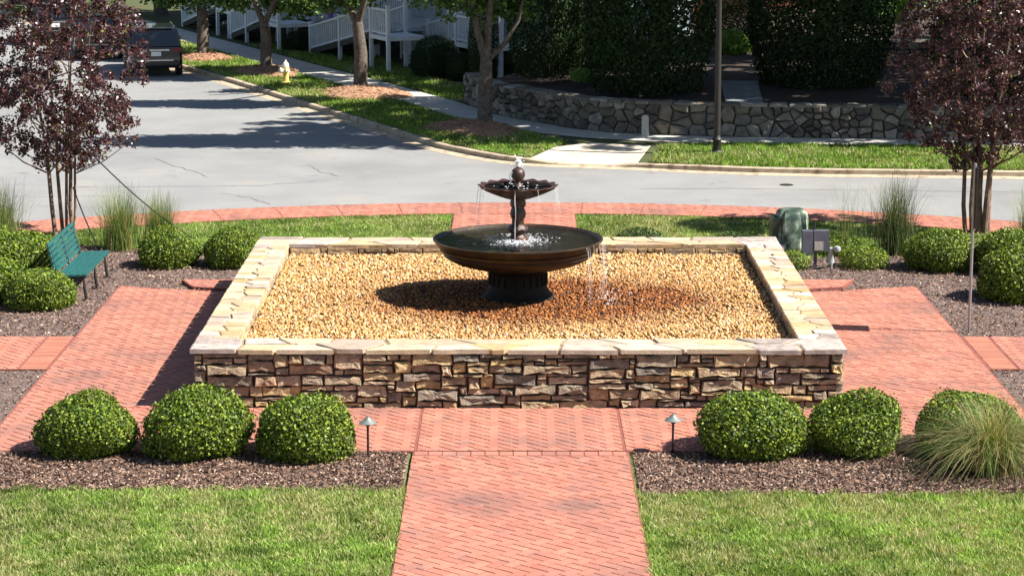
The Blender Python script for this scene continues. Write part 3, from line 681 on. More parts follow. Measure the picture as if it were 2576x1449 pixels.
# ================================================================== FOUNTAIN
fo = thing('fountain', 'tiered brown cast iron fountain with wide lower bowl and ball finial', 'fountain', (0, 38.15, 0.70))
def L_(z): return z - 0.70
prof = [(0.60, .70), (0.60, .775), (.58, .80), (.53, .84), (.485, .92), (.465, 1.00), (.46, 1.14), (.49, 1.19), (.53, 1.215), (.50, 1.25)]
MB().lathe([(r, L_(z)) for r, z in prof], 48).build('pedestal', M['shadeiron'], fo, True)
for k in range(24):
    a = k / 24 * 2 * math.pi; mb = MB(); mb.tube([(math.cos(a) * .475, math.sin(a) * .475, L_(.98)), (math.cos(a) * .472, math.sin(a) * .472, L_(1.165))], [.022, .022], 6); mb.build('flute', M['shadeiron'], fo, True)
prof = [(.42, 1.19), (.56, 1.20), (.8, 1.245), (1.02, 1.315), (1.15, 1.38), (1.225, 1.44), (1.245, 1.475), (1.235, 1.49), (1.255, 1.505), (1.29, 1.54), (1.30, 1.575), (1.28, 1.59), (1.315, 1.605),
        (1.355, 1.65), (1.385, 1.70), (1.405, 1.725), (1.405, 1.745), (1.385, 1.752), (1.36, 1.742), (1.33, 1.70), (1.2, 1.64), (.9, 1.59), (.5, 1.57), (.1, 1.565)]
MB().lathe([(r, L_(1.745 - (1.745 - z) * (.9 if i < 16 else 1))) for i, (r, z) in enumerate(prof)], 96).build('lower_bowl', M['iron'], fo, True)
# water surface with ripples
nr, na = 26, 96; V = [(0, 0, L_(1.712))]; F = []
for i in range(1, nr + 1):
    r = 1.352 * i / nr
    for k in range(na): V.append((r * math.cos(2 * math.pi * k / na), r * math.sin(2 * math.pi * k / na), L_(1.712) + 0.006 * math.sin(r * 42) * math.exp(-r * 1.2) + R.uniform(-.0015, .0015)))
F += [(0, 1 + k, 1 + (k + 1) % na) for k in range(na)]
for i in range(nr - 1): F += [(1 + i * na + k, 1 + (i + 1) * na + k, 1 + (i + 1) * na + (k + 1) % na, 1 + i * na + (k + 1) % na) for k in range(na)]
mb = MB(); mb.add(V, F); mb.build('water_surface', M['water'], fo, True)
prof = [(.30, 1.57), (.30, 1.70), (.24, 1.735), (.20, 1.75), (.15, 1.78), (.13, 1.82), (.175, 1.86), (.20, 1.90), (.18, 1.945), (.12, 1.98), (.115, 2.06), (.14, 2.10), (.155, 2.16), (.135, 2.22), (.12, 2.25), (.15, 2.29), (.16, 2.34), (.14, 2.40), (.15, 2.42)]
MB().lathe([(r * .82, L_(z)) for r, z in prof], 28, mod=lambda r, z, a, i: (r * (1 + (.05 * math.cos(8 * a) if 4 < i < 16 else 0)), z)).build('stem', M['rust'], fo, True)
prof = [(.12, 2.33), (.19, 2.35), (.30, 2.40), (.42, 2.465), (.53, 2.535), (.60, 2.59), (.635, 2.615), (.645, 2.635), (.63, 2.645), (.60, 2.635), (.5, 2.60), (.3, 2.575), (.05, 2.57)]
MB().lathe([(r, L_(2.645 - (2.645 - z) * (.8 if i < 8 else 1))) for i, (r, z) in enumerate(prof)], 96, mod=lambda r, z, a, i: (r * (1 + (.035 * math.cos(16 * a)) * (r / .64) ** 2 + (.05 * math.cos(16 * a) if 0 < i < 6 else 0)), z - .022 * (0.5 - 0.5 * math.cos(16 * a)) * (r / .64) ** 3)).build('upper_bowl', M['rust'], fo, True)
mb = MB(); mb.lathe([(0.0, L_(2.612)), (.3, L_(2.612)), (.585, L_(2.612))], 48); mb.build('upper_water', M['water'], fo, True)
prof = [(.10, 2.57), (.085, 2.61), (.06, 2.64), (.045, 2.68), (.06, 2.705)] + [(.117 * math.sin(a), 2.805 - .117 * math.cos(a)) for a in np.linspace(0.55, 2.9, 12)] + [(.02, 2.925), (.0, 2.935)]
MB().lathe([(r, L_(z)) for r, z in prof], 28).build('ball_finial', M['rust'], fo, True)
def strand(pts, r): 
    mb = MB(); P2 = [(x + R.uniform(-.008, .008), y + R.uniform(-.008, .008), L_(z)) for x, y, z in pts]
    mb.tube(P2, [r * R.uniform(.5, 1.3) for _ in P2], 6); mb.build('water_stream', M['stream'], fo, True)
for a, l_ in ((182, .42), (188, .3), (196, .75), (203, .45), (212, .35), (345, .32), (352, .45), (338, .25), (266, .86), (300, .2), (20, .4), (160, .5), (95, .8)):
    a = math.radians(a); seg = 9
    strand([(math.cos(a) * (.645 + .05 * t), math.sin(a) * (.645 + .05 * t), 2.63 - l_ * t) for t in np.linspace(0, 1, seg)], 0.005 if l_ < .8 else 0.009)
for k in range(7):   # jet over the ball
    a = R.uniform(0, 6.28); h = R.uniform(.08, .17); rr = R.uniform(.02, .10)
    strand([(math.cos(a) * rr * t, math.sin(a) * rr * t, 2.92 + h * 4 * t * (1 - t) * .9 + .02) for t in np.linspace(0, .9, 7)], 0.012)
for k in range(3):
    a = math.radians(195 + k * 9); strand([(math.cos(a) * (.125 + .02 * math.sin(3 * t)), math.sin(a) * .125, 2.86 - .18 * t) for t in np.linspace(0, 1, 6)], 0.012)
for k in range(13):  # overflow on the right of the lower bowl, a few on the left
    a = math.radians(R.uniform(-38, 12) if k < 10 else R.uniform(178, 200)); out = R.uniform(.03, .10); l_ = R.uniform(.55, .93) if k < 10 else R.uniform(.2, .4)
    strand([(math.cos(a) * (1.40 + out * t), math.sin(a) * (1.40 + out * t), 1.74 - l_ * t * t) for t in np.linspace(0, 1, 10)], 0.0045)
# splash foam
n = 620; a = rng.uniform(0, 6.28, n) + .0; a = np.where(rng.random(n) < .45, rng.normal(4.6, .5, n), a); rr = np.abs(rng.normal(.36, .15, n)); c = np.c_[rr * np.cos(a), rr * np.sin(a), L_(1.715) + np.abs(rng.normal(0, .02, n)) * (rr < .7)]
sz = rng.uniform(.003, .010, (n, 1)) * np.array([[2.2, 1.6, .6]])
n2 = 70; a = rng.uniform(-.6, .25, n2); rr = rng.normal(1.55, .16, n2); c = np.r_[c, np.c_[rr * np.cos(a), rr * np.sin(a) - .05, L_(.79) + np.abs(rng.normal(0, .05, n2))]]
sz = np.r_[sz, rng.uniform(.005, .014, (n2, 1)) * np.ones((1, 3))]
n3 = 26; a = rng.uniform(0, 6.28, n3); rr = rng.uniform(.05, .4, n3); c = np.r_[c, np.c_[rr * np.cos(a), rr * np.sin(a), np.full(n3, L_(2.62))]]; sz = np.r_[sz, rng.uniform(.005, .012, (n3, 1)) * np.array([[1.8, 1.6, .6]])]
n4 = 60; c = np.r_[c, np.c_[rng.normal(0, .04, (n4, 2)), L_(2.93) + np.abs(rng.normal(0, .08, n4))]]; sz = np.r_[sz, rng.uniform(.008, .02, (n4, 1)) * np.ones((1, 3))]
V = (IV[None] * sz[:, None, :] + c[:, None, :]).reshape(-1, 3)
tag(mobj('splash_drops', npmesh('splash_drops', V, (IF[None] + (np.arange(len(c)) * 12)[:, None, None]).reshape(-1, 3), M['foam'], None, True), fo), kind='stuff')

# ================================================================== PLANTS NEAR THE BASIN
BUSH = [(0.125, 0.185, 0.02), (0.18, 0.245, 0.022), (0.075, 0.125, 0.018), (0.26, 0.32, 0.035), (0.045, 0.08, 0.016)]
def bush_mesh(name, n, pal, wts, L=0.06, Wd=0.034, flat=0.78, lump=0.07, ninner=0.45, jit=0.75, base=0.62, mat='leaf'):
    """unit dome (radius 1, height ~2*flat) standing on z = 0; leaf sizes are for a plant of radius 0.7 m"""
    nn = int(n * (1 + ninner)); D = rng.normal(0, 1, (nn, 3)); D /= np.linalg.norm(D, axis=1)[:, None]
    ld = rng.normal(0, 1, (46, 3)); ld /= np.linalg.norm(ld, axis=1)[:, None]; la = rng.uniform(-.8, .8, 46)
    f = 1 + lump * .55 * (np.exp(16 * (D @ ld.T - 1)) * la).sum(1)
    rho = np.r_[1 - np.abs(rng.normal(0, .085, n)) + (rng.random(n) < .08) * rng.uniform(0, .12, n), rng.uniform(.35, .93, nn - n) ** .8]
    C = D * (f * rho)[:, None]; C[:, 2] = C[:, 2] * flat + flat * base
    C = C[C[:, 2] > 0.02]; Nn = C - np.array([0, 0, flat * .7]); Nn /= np.linalg.norm(Nn, axis=1)[:, None] + 1e-9
    Nn[:, 2] += 0.25
    V, F, Cc = leaves(C, Nn, L / 0.7, Wd / 0.7, pick(pal, wts, len(C)), jit)
    V[:, 2] = np.maximum(V[:, 2], 0.0)
    return npmesh(name, V, F, M[mat], Cc)
bm_ = [bush_mesh('foliage', 10500, BUSH, [4, 5, 5, 3, 4], .052, .032, .78, .30, .8, 1.1) for i in range(3)]
mb = MB()
for k in range(7):
    a = k * 0.9; mb.tube([(0, 0, 0), (.12 * math.cos(a), .12 * math.sin(a), .3), (.5 * math.cos(a), .5 * math.sin(a), .9)], [.05, .035, .012], 6)
stem_me = mb.mesh('stem', M['bark'])
def bush(x, y, wd, h, label, group, var=0, rz=0.0, me=None, z=0.02, name='rounded_shrub', cat_='shrub', ht=None):
    t = thing(name, label, cat_, (x, y, z), rz, group); t.scale = (wd / 2, wd / 2, h / (ht or 1.50))
    mobj('foliage', me or bm_[var], t); mobj('stem', stem_me, t); return t
GF = 'clipped round shrubs in front of the basin'; GB = 'round shrubs in the beds beside the basin'
bush(-5.88, 31.05, 1.36, .93, 'leftmost round green shrub in the row by the front left corner of the basin', GF, 0, 0.3)
bush(-4.36, 30.95, 1.46, 1.08, 'tallest round shrub, middle of the front left row', GF, 1, 1.4)
bush(-2.93, 30.85, 1.36, .97, 'round green shrub beside the left path light', GF, 2, 2.2)
bush(3.2, 31.05, 1.52, 1.0, 'round green shrub beside the right path light', GF, 1, 4.0)
bush(4.64, 31.10, 1.36, .97, 'round shrub in the middle of the front right row below the basin corner', GF, 0, 5.1)
bush(6.15, 31.05, 1.5, .94, 'dark round shrub half hidden by the drooping grass at right', GF, 2, 3.3)
bush(-6.78, 44.9, 1.22, .88, 'round shrub between the bench and the next shrub behind the basin', GB, 0, 1.0)
bush(-5.52, 44.95, 1.18, .88, 'round dark shrub against the back left corner of the basin', GB, 1, 2.0)
bush(-8.48, 40.95, 1.3, .80, 'wide round shrub in front of the green bench', GB, 2, 0.2)
bush(-9.55, 41.6, 1.5, .95, 'shrub cut by the left picture edge beside the bench', GB, 0, 3.2)
bush(-9.55, 43.9, 1.7, .98, 'broad yellow green shrub behind the green bench', GB, 1, 0.8)
bush(-10.6, 45.3, 1.5, .95, 'shrub at the far left behind the bench, below the purple tree', GB, 2, 0.8)
bush(8.15, 44.6, 1.35, .92, 'round shrub just left of the thin sign pole', GB, 1, 0.1)
bush(9.5, 44.2, 1.6, .98, 'upper shrub right of the sign pole', GB, 0, 2.6)
bush(9.05, 41.7, 1.55, 1.12, 'large yellow green shrub at the right edge near the mulch', GB, 2, 1.9)
bush(10.3, 42.6, 1.5, 1.05, 'shrub cut off by the right picture edge', GB, 1, 3.9)
small = bush_mesh('foliage', 2600, BUSH, [5, 4, 4, 3, 1], 0.085, 0.04, 0.6, 0.22, 0.5, 0.9)
bush(6.72, 44.75, .98, .62, 'small bright green shrub right of the grey electrical boxes', GB, me=small, name='low_shrub')
bush(5.30, 44.6, .72, .55, 'small shrub squeezed between the basin corner and the grey boxes', GB, me=small, rz=1, name='low_shrub')
bush(6.45, 46.2, .95, .55, 'loose low plant behind the grey electrical boxes', GB, me=small, rz=2, name='low_shrub')
bush(-4.55, 45.4, .95, .66, 'low green plant behind the back coping at left', GB, me=small, rz=.5, name='low_shrub')
bush(-3.35, 45.6, .8, .62, 'low green plant behind the back coping nearest the fountain at left', GB, me=small, rz=1.5, name='low_shrub')
darkp = bush_mesh('foliage', 2400, [(0.045, 0.085, 0.018), (0.07, 0.12, 0.022), (0.03, 0.055, 0.013)], [4, 3, 3], .07, .035, .6, .2, .6, .9)  # palette darkened to give these low plants a shadowed look
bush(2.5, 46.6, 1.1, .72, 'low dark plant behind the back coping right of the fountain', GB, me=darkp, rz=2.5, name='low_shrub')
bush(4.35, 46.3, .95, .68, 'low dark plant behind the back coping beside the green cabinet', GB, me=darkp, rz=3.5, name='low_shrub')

def grass_clump(n, Lm, spread, pal, wts, droop=1.0, wd=0.012, r0=0.16, stalks=0):
    seg = 5; a = rng.uniform(0, 6.28, n); L = Lm * rng.uniform(.6, 1.15, n); sp = spread * rng.uniform(.15, 1.0, n)
    bx = rng.normal(0, r0, (n, 2)); col = pick(pal, wts, n); V = np.empty((n, seg + 1, 2, 3)); dirx = np.c_[np.cos(a), np.sin(a)]
    side = np.c_[-np.sin(a), np.cos(a)]
    for i in range(seg + 1):
        t = i / seg; hor = sp * (t ** 1.6) * L; ver = L * (t - droop * 0.62 * sp * t ** 2.6)
        ww = wd * (1 - .85 * t) / 2
        c = bx + dirx * hor[:, None]
        V[:, i, 0, :2] = c - side * ww; V[:, i, 1, :2] = c + side * ww; V[:, i, :, 2] = np.maximum(ver, 0.01)[:, None]
    base = (np.arange(n) * (seg + 1) * 2)[:, None]
    F = np.concatenate([base + np.array([[2 * i, 2 * i + 1, 2 * i + 3, 2 * i + 2]]) for i in range(seg)])
    return npmesh('blades', V.reshape(-1, 3), F, M['drygrass'], np.repeat(col, (seg + 1) * 2, 0))
GR = [(0.10, 0.20, 0.04), (0.16, 0.26, 0.06), (0.34, 0.29, 0.12), (0.46, 0.37, 0.19), (0.07, 0.13, 0.03)]
def ograss(x, y, label, me, sc=1.0, rz=0):
    t = thing('ornamental_grass', label, 'grass clump', (x, y, .02), rz, 'ornamental grass clumps'); t.scale = (sc, sc, sc); mobj('blades', me, t); return t
gA = grass_clump(1900, 1.6, 1.35, GR, [4, 3.5, 5, 5, 2], 1.10, .012, .16)
gB = grass_clump(700, 1.35, .6, GR, [5, 5, 3, 2, 2], .8, .010)
gC = grass_clump(620, 1.55, .48, [(0.055, .10, .035), (.10, .15, .05), (.36, .29, .16), (.05, .07, .035)], [5, 4, 2, 3], .6, .010)
ograss(6.28, 30.0, 'large drooping grass clump with straw coloured base at the right front', gA, .8)
ograss(-8.0, 46.7, 'feathery pale grass clump behind the green bench', gB, 1.0)
ograss(-7.3, 47.3, 'feathery grass clump behind the round shrubs left of the basin', gB, .85, 1.0)
ograss(-10.5, 47.0, 'feathery grass clump at the left edge below the purple tree', gB, 1.05, 2)
ograss(7.55, 46.2, 'tall dark upright grass clump right of the grey boxes', gC, 1.05)
ograss(10.5, 46.9, 'pale grass clump at the right edge beyond the shrubs', gB, .95, 4)
ograss(6.7, 47.2, 'thin sparse grass stalks behind the grey boxes', grass_clump(60, 1.3, .4, GR, [3, 3, 3, 1, 3], .3, .007), 1)

# ---- purple leaved crape myrtles
def cluster_crown(centers, rad, per, L, Wd, pal, wts, mat, jit=1.2):
    C = np.repeat(np.asarray(centers), per, 0); n = len(C); d = rng.normal(0, 1, (n, 3)); d /= np.linalg.norm(d, axis=1)[:, None]
    C = C + d * (np.repeat(np.asarray(rad) if hasattr(rad, '__len__') else np.full(len(centers), rad), per) * rng.uniform(.2, 1, n) ** .6)[:, None]
    V, F, Cc = leaves(C, d, L, Wd, pick(pal, wts, n), jit); return npmesh('crown', V, F, M[mat], Cc)
PUR = [(0.06, 0.022, 0.024), (0.105, 0.032, 0.03), (0.035, 0.02, 0.024), (0.12, 0.05, 0.045), (0.16, 0.18, 0.03), (0.10, .06, .09)]
def myrtle(x, y, label, stems, seed, rmax=1.82, ncl=540):
    t = thing('crape_myrtle', label, 'tree', (x, y, .02), 0, 'purple leaved multi stemmed trees'); rr = random.Random(seed); ends = []
    for (dx0, dx1, dy1, r0) in stems:
        dy0 = rr.uniform(-.12, .12)
        pts = [(dx0, dy0, 0), (dx0 + (dx1 - dx0) * .25, dy0 + dy1 * .2, .6), (dx0 + (dx1 - dx0) * .5, dy0 + dy1 * .45, 1.3), (dx0 + (dx1 - dx0) * .85, dy0 + dy1 * .8, 2.1), (dx1 * 1.5, dy1 * 1.6, 3.3), (dx1 * 2.0, dy1 * 2.1, 4.6)]
        pts = [(px + rr.uniform(-.02, .02), py, pz) for px, py, pz in pts]
        MB().tube(pts, [r0, r0 * .92, r0 * .85, r0 * .7, r0 * .45, r0 * .15], 8).build('stem', M['myrtlebark'], t, True)
        for k in range(5):
            b = pts[2 + k % 3]; a = rr.uniform(0, 6.28); q = rr.uniform(.7, 1.35)
            e = (b[0] + math.cos(a) * q, b[1] + math.sin(a) * q, b[2] + rr.uniform(.5, 1.1)); ends.append(e)
            MB().tube([b, ((b[0] + e[0]) / 2, (b[1] + e[1]) / 2, b[2] + (e[2] - b[2]) * .38), e], [r0 * .42, r0 * .3, .006], 5).build('branch', M['myrtlebark'], t, True)
    cs = []
    while len(cs) < ncl:
        z = 1.5 + 4.2 * rr.random() ** .85; f = np.interp(z, [1.5, 2.2, 3.0, 4.2, 5.0, 5.7], [.38, .82, 1.06, 1.0, .85, .4])
        a = rr.uniform(0, 6.28); q = rmax * f * rr.random() ** .5 * (1.12 if rr.random() < .15 else 1)
        cs.append((q * math.cos(a), q * math.sin(a), z + .12 * math.sin(3 * a)))
    cs += ends
    mobj('crown', cluster_crown(cs, [rr.uniform(.08, .22) for _ in cs], 52, .09, .046, PUR, [5, 4, 4, 2, .45, 1], 'purpleleaf'), t); return t
myrtle(-9.5, 48.4, 'purple leaved tree with several thin stems behind the green bench', [(-.16, -.36, .1, .05), (-.03, -.08, -.2, .042), (.07, .10, .2, .036), (.15, .2, -.1, .045), (.24, .36, .1, .03)], 3)
myrtle(9.62, 48.7, 'purple leaved tree with several thin stems at the right behind the sign pole', [(-.22, -.3, .1, .05), (-.08, -.12, -.2, .05), (.1, .06, .2, .075), (.2, .3, -.1, .07), (.3, .36, .1, .045)], 8, 1.7, 560)
# guy wires of the left tree
for p, q, lab in (((-9.0, 48.2, 1.95), (-6.2, 46.6, .03), 'long slack guy wire running right from the left purple tree to the grass'), ((-9.25, 48.3, 1.05), (-8.6, 47.2, .03), 'short guy wire beside the left purple tree')):
    pts = [(p[0] + (q[0] - p[0]) * t, p[1] + (q[1] - p[1]) * t, p[2] + (q[2] - p[2]) * t - .16 * math.sin(math.pi * t) * (1 if q[0] > -7 else .3)) for t in np.linspace(0, 1, 10)]
    tag(MB().tube(pts, .014, 6).build('guy_wire', M['blackmetal']), lab, 'wire', 'guy wires of the left tree')

# ================================================================== BENCH, LIGHTS, SIGN, BOXES
b = thing('park_bench', 'green slatted bench with black legs in the left mulch bed', 'bench', (-7.98, 42.55, .02))
LB = 2.45; b.scale = (1.05, 1, 1.1)
for i in range(5):
    MB().box((-.23 + i * .105, 0, .43 + .004 * i), (.074, LB, .035)).build('seat_slat', M['greenslat'], b)
th = math.radians(14)
for i in range(6):
    h = .50 + i * .086; MB().box((-.30 - (h - .45) * math.tan(th), 0, h), (.03, LB, .062), Matrix.Rotation(-th, 3, 'Y')).build('back_slat', M['greenslat'], b)
for sy in (-1, 0, 1):
    y = sy * (LB / 2 - .12)
    mb = MB(); mb.tube([(.20, y, 0), (.17, y, .2), (.16, y, .40), (-.28, y, .395), (-.42, y, .92)], [.028, .026, .026, .026, .022], 8); mb.tube([(-.34, y, 0), (-.29, y, .2), (-.27, y, .40)], .026, 8)
    mb.box((.20, y, .012), (.12, .07, .024)); mb.box((-.34, y, .012), (.12, .07, .024)); mb.build('leg', M['blackmetal'], b, True)
def path_light(x, y, label):
    t = thing('path_light', label, 'path light', (x, y, .02), 0, 'low path lights either side of the brick walk')
    MB().tube([(0, 0, 0), (0, 0, .45)], .016, 8).build('post', M['bronze'], t, True)
    MB().lathe([(.03, .43), (.035, .47), (.03, .475)], 16).build('lens', M['bronze'], t, True)
    MB().lathe([(.118, .468), (.12, .474), (.07, .505), (.045, .525), (.03, .545), (.018, .55), (.02, .562), (0, .57)], 24).build('shade', M['capmetal'], t, True)
path_light(-2.04, 30.78, 'low dark path light left of the brick walk'); path_light(2.10, 30.93, 'low dark path light right of the brick walk')
s = thing('sign_post', 'thin metal sign pole with edge-on sign plate in the right mulch bed', 'sign', (7.60, 38.65, .02))
MB().tube([(0, 0, 0), (0, 0, 2.9)], .024, 8).build('pole', M['steel'], s, True)
mb = MB(); mb.box((.035, 0, 2.32), (.014, .46, 1.05), Matrix.Rotation(math.radians(-5), 3, 'Z')); mb.build('sign_plate', M['bronze'], s)
for z in (1.95, 2.7): MB().tube([(-.03, 0, z), (.05, 0, z)], .012, 6).build('bolt', M['steel'], s)
# covered utility cabinet
c = thing('utility_cabinet', 'dark green utility cabinet with mottled pale cover beyond the back right corner', 'cabinet', (5.35, 45.9, .02)); c.scale = (.92, .92, .93)
me = MB().box((0, 0, .03), (.9, .9, .06)).mesh('pad', M['walk']); mobj('pad', me, c)
MB().box((-.20, 0, .46), (.32, .62, .82), taper=.93).build('dark_front', M['cabinet'], c)  # dark block in place of the cabinet's unlit open front
V = []; F = []; nA, nZ = 40, 9
for j in range(nZ):
    t = j / (nZ - 1); z = .06 + .98 * math.sin(t * math.pi / 2); sc = 1.0 - .22 * t ** 1.5 - .62 * max(0, t - .72) ** 1.3 * 2.2
    for k in range(nA):
        a = 2 * math.pi * k / nA; ca, sa = math.cos(a), math.sin(a); rx, ry = .36, .37
        e = 2 / 4.0; x = rx * math.copysign(abs(ca) ** e, ca); y = ry * math.copysign(abs(sa) ** e, sa)
        fold = 1 + .09 * (1 - .5 * t) * math.sin(7 * a + 2 * t) + .03 * math.sin(13 * a + 3 * t)
        V.append((.10 + x * sc * fold, y * sc * fold, z))
for j in range(nZ - 1): F += [(j * nA + k, j * nA + (k + 1) % nA, (j + 1) * nA + (k + 1) % nA, (j + 1) * nA + k) for k in range(nA)]
F.append(tuple((nZ - 1) * nA + k for k in range(nA)))
mb = MB(); mb.add(V, F); mb.build('cover', M['cover'], c, True)
MB().box((-.24, -.34, .20), (.36, .1, .26)).build('meter_box', M['greybox'], c); MB().box((-.18, -.395, .24), (.16, .012, .09)).build('meter_plate', M['label'], c)
e = thing('electrical_box', 'grey electrical boxes on a short post right of the green cabinet', 'electrical box', (5.78, 44.75, .02))
MB().box((0, .04, .2), (.06, .06, .4)).build('post', M['greybox'], e)
MB().box((-.17, 0, .50), (.20, .16, .46)).build('box', M['greybox'], e); MB().box((.10, .01, .53), (.30, .14, .40)).build('box', M['greybox'], e)
MB().box((.05, -.066, .43), (.17, .012, .17)).build('cover_plate', M['label'], e); MB().tube([(-.03, .05, .6), (-.03, .05, .90)], .02, 8).build('conduit', M['blackmetal'], e)
f = thing('floodlight', 'small pale grey floodlight on a stake beside the electrical boxes', 'floodlight', (6.05, 44.45, .02))
MB().tube([(0, 0, 0), (0, 0, .16)], .02, 8).build('stake', M['lamphead'], f)
MB().lathe([(.03, 0), (.045, .05), (.05, .16), (.08, .30), (.085, .31), (.07, .305)], 16, (0, .10, .42), Matrix.Rotation(math.radians(200), 3, 'X')).build('lamp_head', M['lamphead'], f, True)
MB().lathe([(.0, -.06), (.06, -.04), (.075, 0), (.06, .05), (0, .07)], 14, (.11, .05, .40)).build('lamp_head', M['lamphead'], f, True)

# ================================================================== FAR SIDE: STONE WALL
rw = thing('retaining_wall', 'curved dry stone retaining wall in shade behind the far sidewalk', 'stone wall', (3.4, 64.1, .13))
WL = [0.0]
for a, b_ in zip(WALL[:-1], WALL[1:]): WL.append(WL[-1] + math.hypot(b_[0] - a[0], b_[1] - a[1]))
def wall_at(u, v, w):
    u = max(0, min(u, WL[-1] - 1e-4)); i = max(k for k in range(len(WL) - 1) if WL[k] <= u); t = (u - WL[i]) / (WL[i + 1] - WL[i])
    a, b_ = WALL[i], WALL[i + 1]; dx, dy = b_[0] - a[0], b_[1] - a[1]; D = math.hypot(dx, dy)
    return (a[0] + dx * t + dy / D * (w - .05) - 3.4, a[1] + dy * t - dx / D * (w - .05) - 64.1, max(v, 0) )
mb = MB(); us = np.linspace(0, WL[-1], 60)
V = []
for u in us: V += [wall_at(u, 0, 0), wall_at(u, .84, 0), wall_at(u, .84, -.4), wall_at(u, 0, -.4)]
mb.add(V, [(i * 4 + j, (i + 1) * 4 + j, (i + 1) * 4 + (j + 1) % 4, i * 4 + (j + 1) % 4) for i in range(len(us) - 1) for j in range(4)] + [(0, 1, 2, 3)])
mb.build('wall_core', M['darkmortar'], rw)
pts = []; u = 0
while u < WL[-1] - .1:
    st_ = R.choice((.2, .28, .36, .5)); k = R.choice((2, 3, 3, 4, 5)); 
    for j in range(k): pts.append((u + st_ / 2 + R.uniform(-.1, .1), (j + .5 + R.uniform(-.36, .36)) * .86 / k))
    u += st_
pts = [p for p in pts if 0 < p[0] < WL[-1]]
cells_ = voronoi(pts, 0, WL[-1], 0, .86, .026, .8)
for poly in cells_[:298]:
    s_ = stone(poly, R.uniform(.05, .14), wall_at, .018, .2, .2, .2)
    if s_: mb = MB(); mb.add(*s_); mb.build('stone', M['rubble'], rw)
mb = MB()
for poly in cells_[298:]:
    s_ = stone(poly, R.uniform(.05, .11), wall_at, .014, .3, .16, .3)
    if s_: mb.add(*s_, col=R.choice([c for _, c in GST]))
if mb.v: tag(mb.build('end_stones', M['stonecol'], rw), kind='stuff')
u = 0
while u < WL[-1] - .3:
    l_ = min(R.uniform(.35, .75), WL[-1] - u)
    s_ = stone([(u + .015, -.42), (u + l_ - .015, -.42), (u + l_ - .015, .10), (u + .015, .10)], .05, lambda a, b_, c_: (lambda p: (p[0], p[1], .865 + c_))(wall_at(a, 0, b_)), .02, .2, .1, .25, .03)
    if s_: mb = MB(); mb.add(*s_); mb.build('cap_stone', M['rubble'], rw)
    u += l_
mp = thing('marker_post', 'short pale grey marker post in front of the stone wall', 'post', (3.5, 63.6, .138))
MB().box((0, 0, .27), (.20, .12, .54), taper=.92).build('body', M['walk'], mp); MB().box((0, 0, .56), (.15, .09, .04), taper=.6).build('cap', M['walk'], mp)

# ---- lamp post
lp = thing('lamp_post', 'tall dark lamp post on the grass verge across the road', 'lamp post', (5.16, 60.1, .13))
MB().lathe([(.16, 0), (.16, .06), (.12, .10), (.11, .35), (.13, .38), (.085, .45), (.075, .6)], 16).build('base', M['bronze'], lp, True)
MB().tube([(0, 0, .5), (0, 0, 3), (0, 0, 4.9)], [.09, .075, .055], 12).build('pole', M['bronze'], lp, True)
MB().lathe([(.06, 4.85), (.1, 4.95), (.07, 5.0), (.14, 5.05), (.2, 5.45), (.24, 5.5), (.12, 5.7), (.03, 5.8), (0, 5.85)], 12).build('lantern', M['bronze'], lp, True)
mb = MB(); mb.lathe([(0, 0), (.35, .0), (.55, -.004)], 20); 

# ---- hydrant
hy = thing('fire_hydrant', 'yellow fire hydrant on the verge of the side street', 'hydrant', (-7.6, 77.15, .136), .5)
MB().lathe([(.16, 0), (.16, .04), (.10, .05), (.095, .42), (.125, .44), (.125, .48), (.10, .49), (.10, .52)], 18).build('barrel', M['yellow'], hy, True)
MB().lathe([(.115, .52), (.115, .56), (.10, .62), (.07, .68), (.03, .71), (.03, .76), (0, .76)], 18).build('bonnet', M['cream'], hy, True)
for ang, L, r in ((90, .19, .055), (-90, .19, .055), (180, .21, .075)):
    rot = Matrix.Rotation(math.radians(ang), 3, 'Z') @ Matrix.Rotation(math.radians(90), 3, 'Y')
    MB().lathe([(r, .05), (r, L - .06), (r * 1.25, L - .055), (r * 1.25, L), (.02, L), (.02, L + .03), (0, L + .03)], 14, (0, 0, .42), rot).build('nozzle_cap', M['cream'], hy, True)

# ---- mulch mounds
def mound(x, y, rx, ry, rz, label, h=.22):
    V = []; nA, nR = 30, 7
    for i in range(nR):
        t = i / (nR - 1)
        for k in range(nA):
            a = 2 * math.pi * k / nA; r = (1 - t) * (1 + .1 * math.sin(3 * a + x) + R.uniform(-.04, .04))
            V.append((r * rx * math.cos(a), r * ry * math.sin(a), h * (1 - (1 - t) ** 2) + R.uniform(-.012, .012) * (i > 0)))
    F = [(i * nA + k, i * nA + (k + 1) % nA, (i + 1) * nA + (k + 1) % nA, (i + 1) * nA + k) for i in range(nR - 1) for k in range(nA)]
    mb = MB(); mb.add(V, F); o = mb.build('mulch_mound', M['straw'], None, True, (x, y, .13)); o.rotation_euler = (0, 0, rz)
    n = 900; a = rng.uniform(0, 6.28, n); q = np.sqrt(rng.random(n)); C = np.c_[q * rx * np.cos(a), q * ry * np.sin(a), h * (1 - q ** 2) + .02]
    V2, F2, C2 = leaves(C, np.tile([0, 0, 1.], (n, 1)), .16, .03, pick([(.36, .20, .12), (.46, .30, .19), (.25, .13, .08)], [3, 2, 2], n), .4)
    tag(mobj('straw', npmesh('straw', V2, F2, M['chips'], C2), o), kind='stuff')
    return tag(o, label, 'mulch', 'pine straw mounds round the street trees')
mound(-1.2, 65.0, 1.9, 1.25, 2.0, 'reddish mulch mound round the tree nearest the corner')
mound(-4.85, 73.9, 1.9, 1.45, 2.0, 'sunlit mulch mound round the middle street tree')
mound(-8.6, 80.6, 1.8, 1.1, 2.0, 'mulch mound round the street tree behind the hydrant')
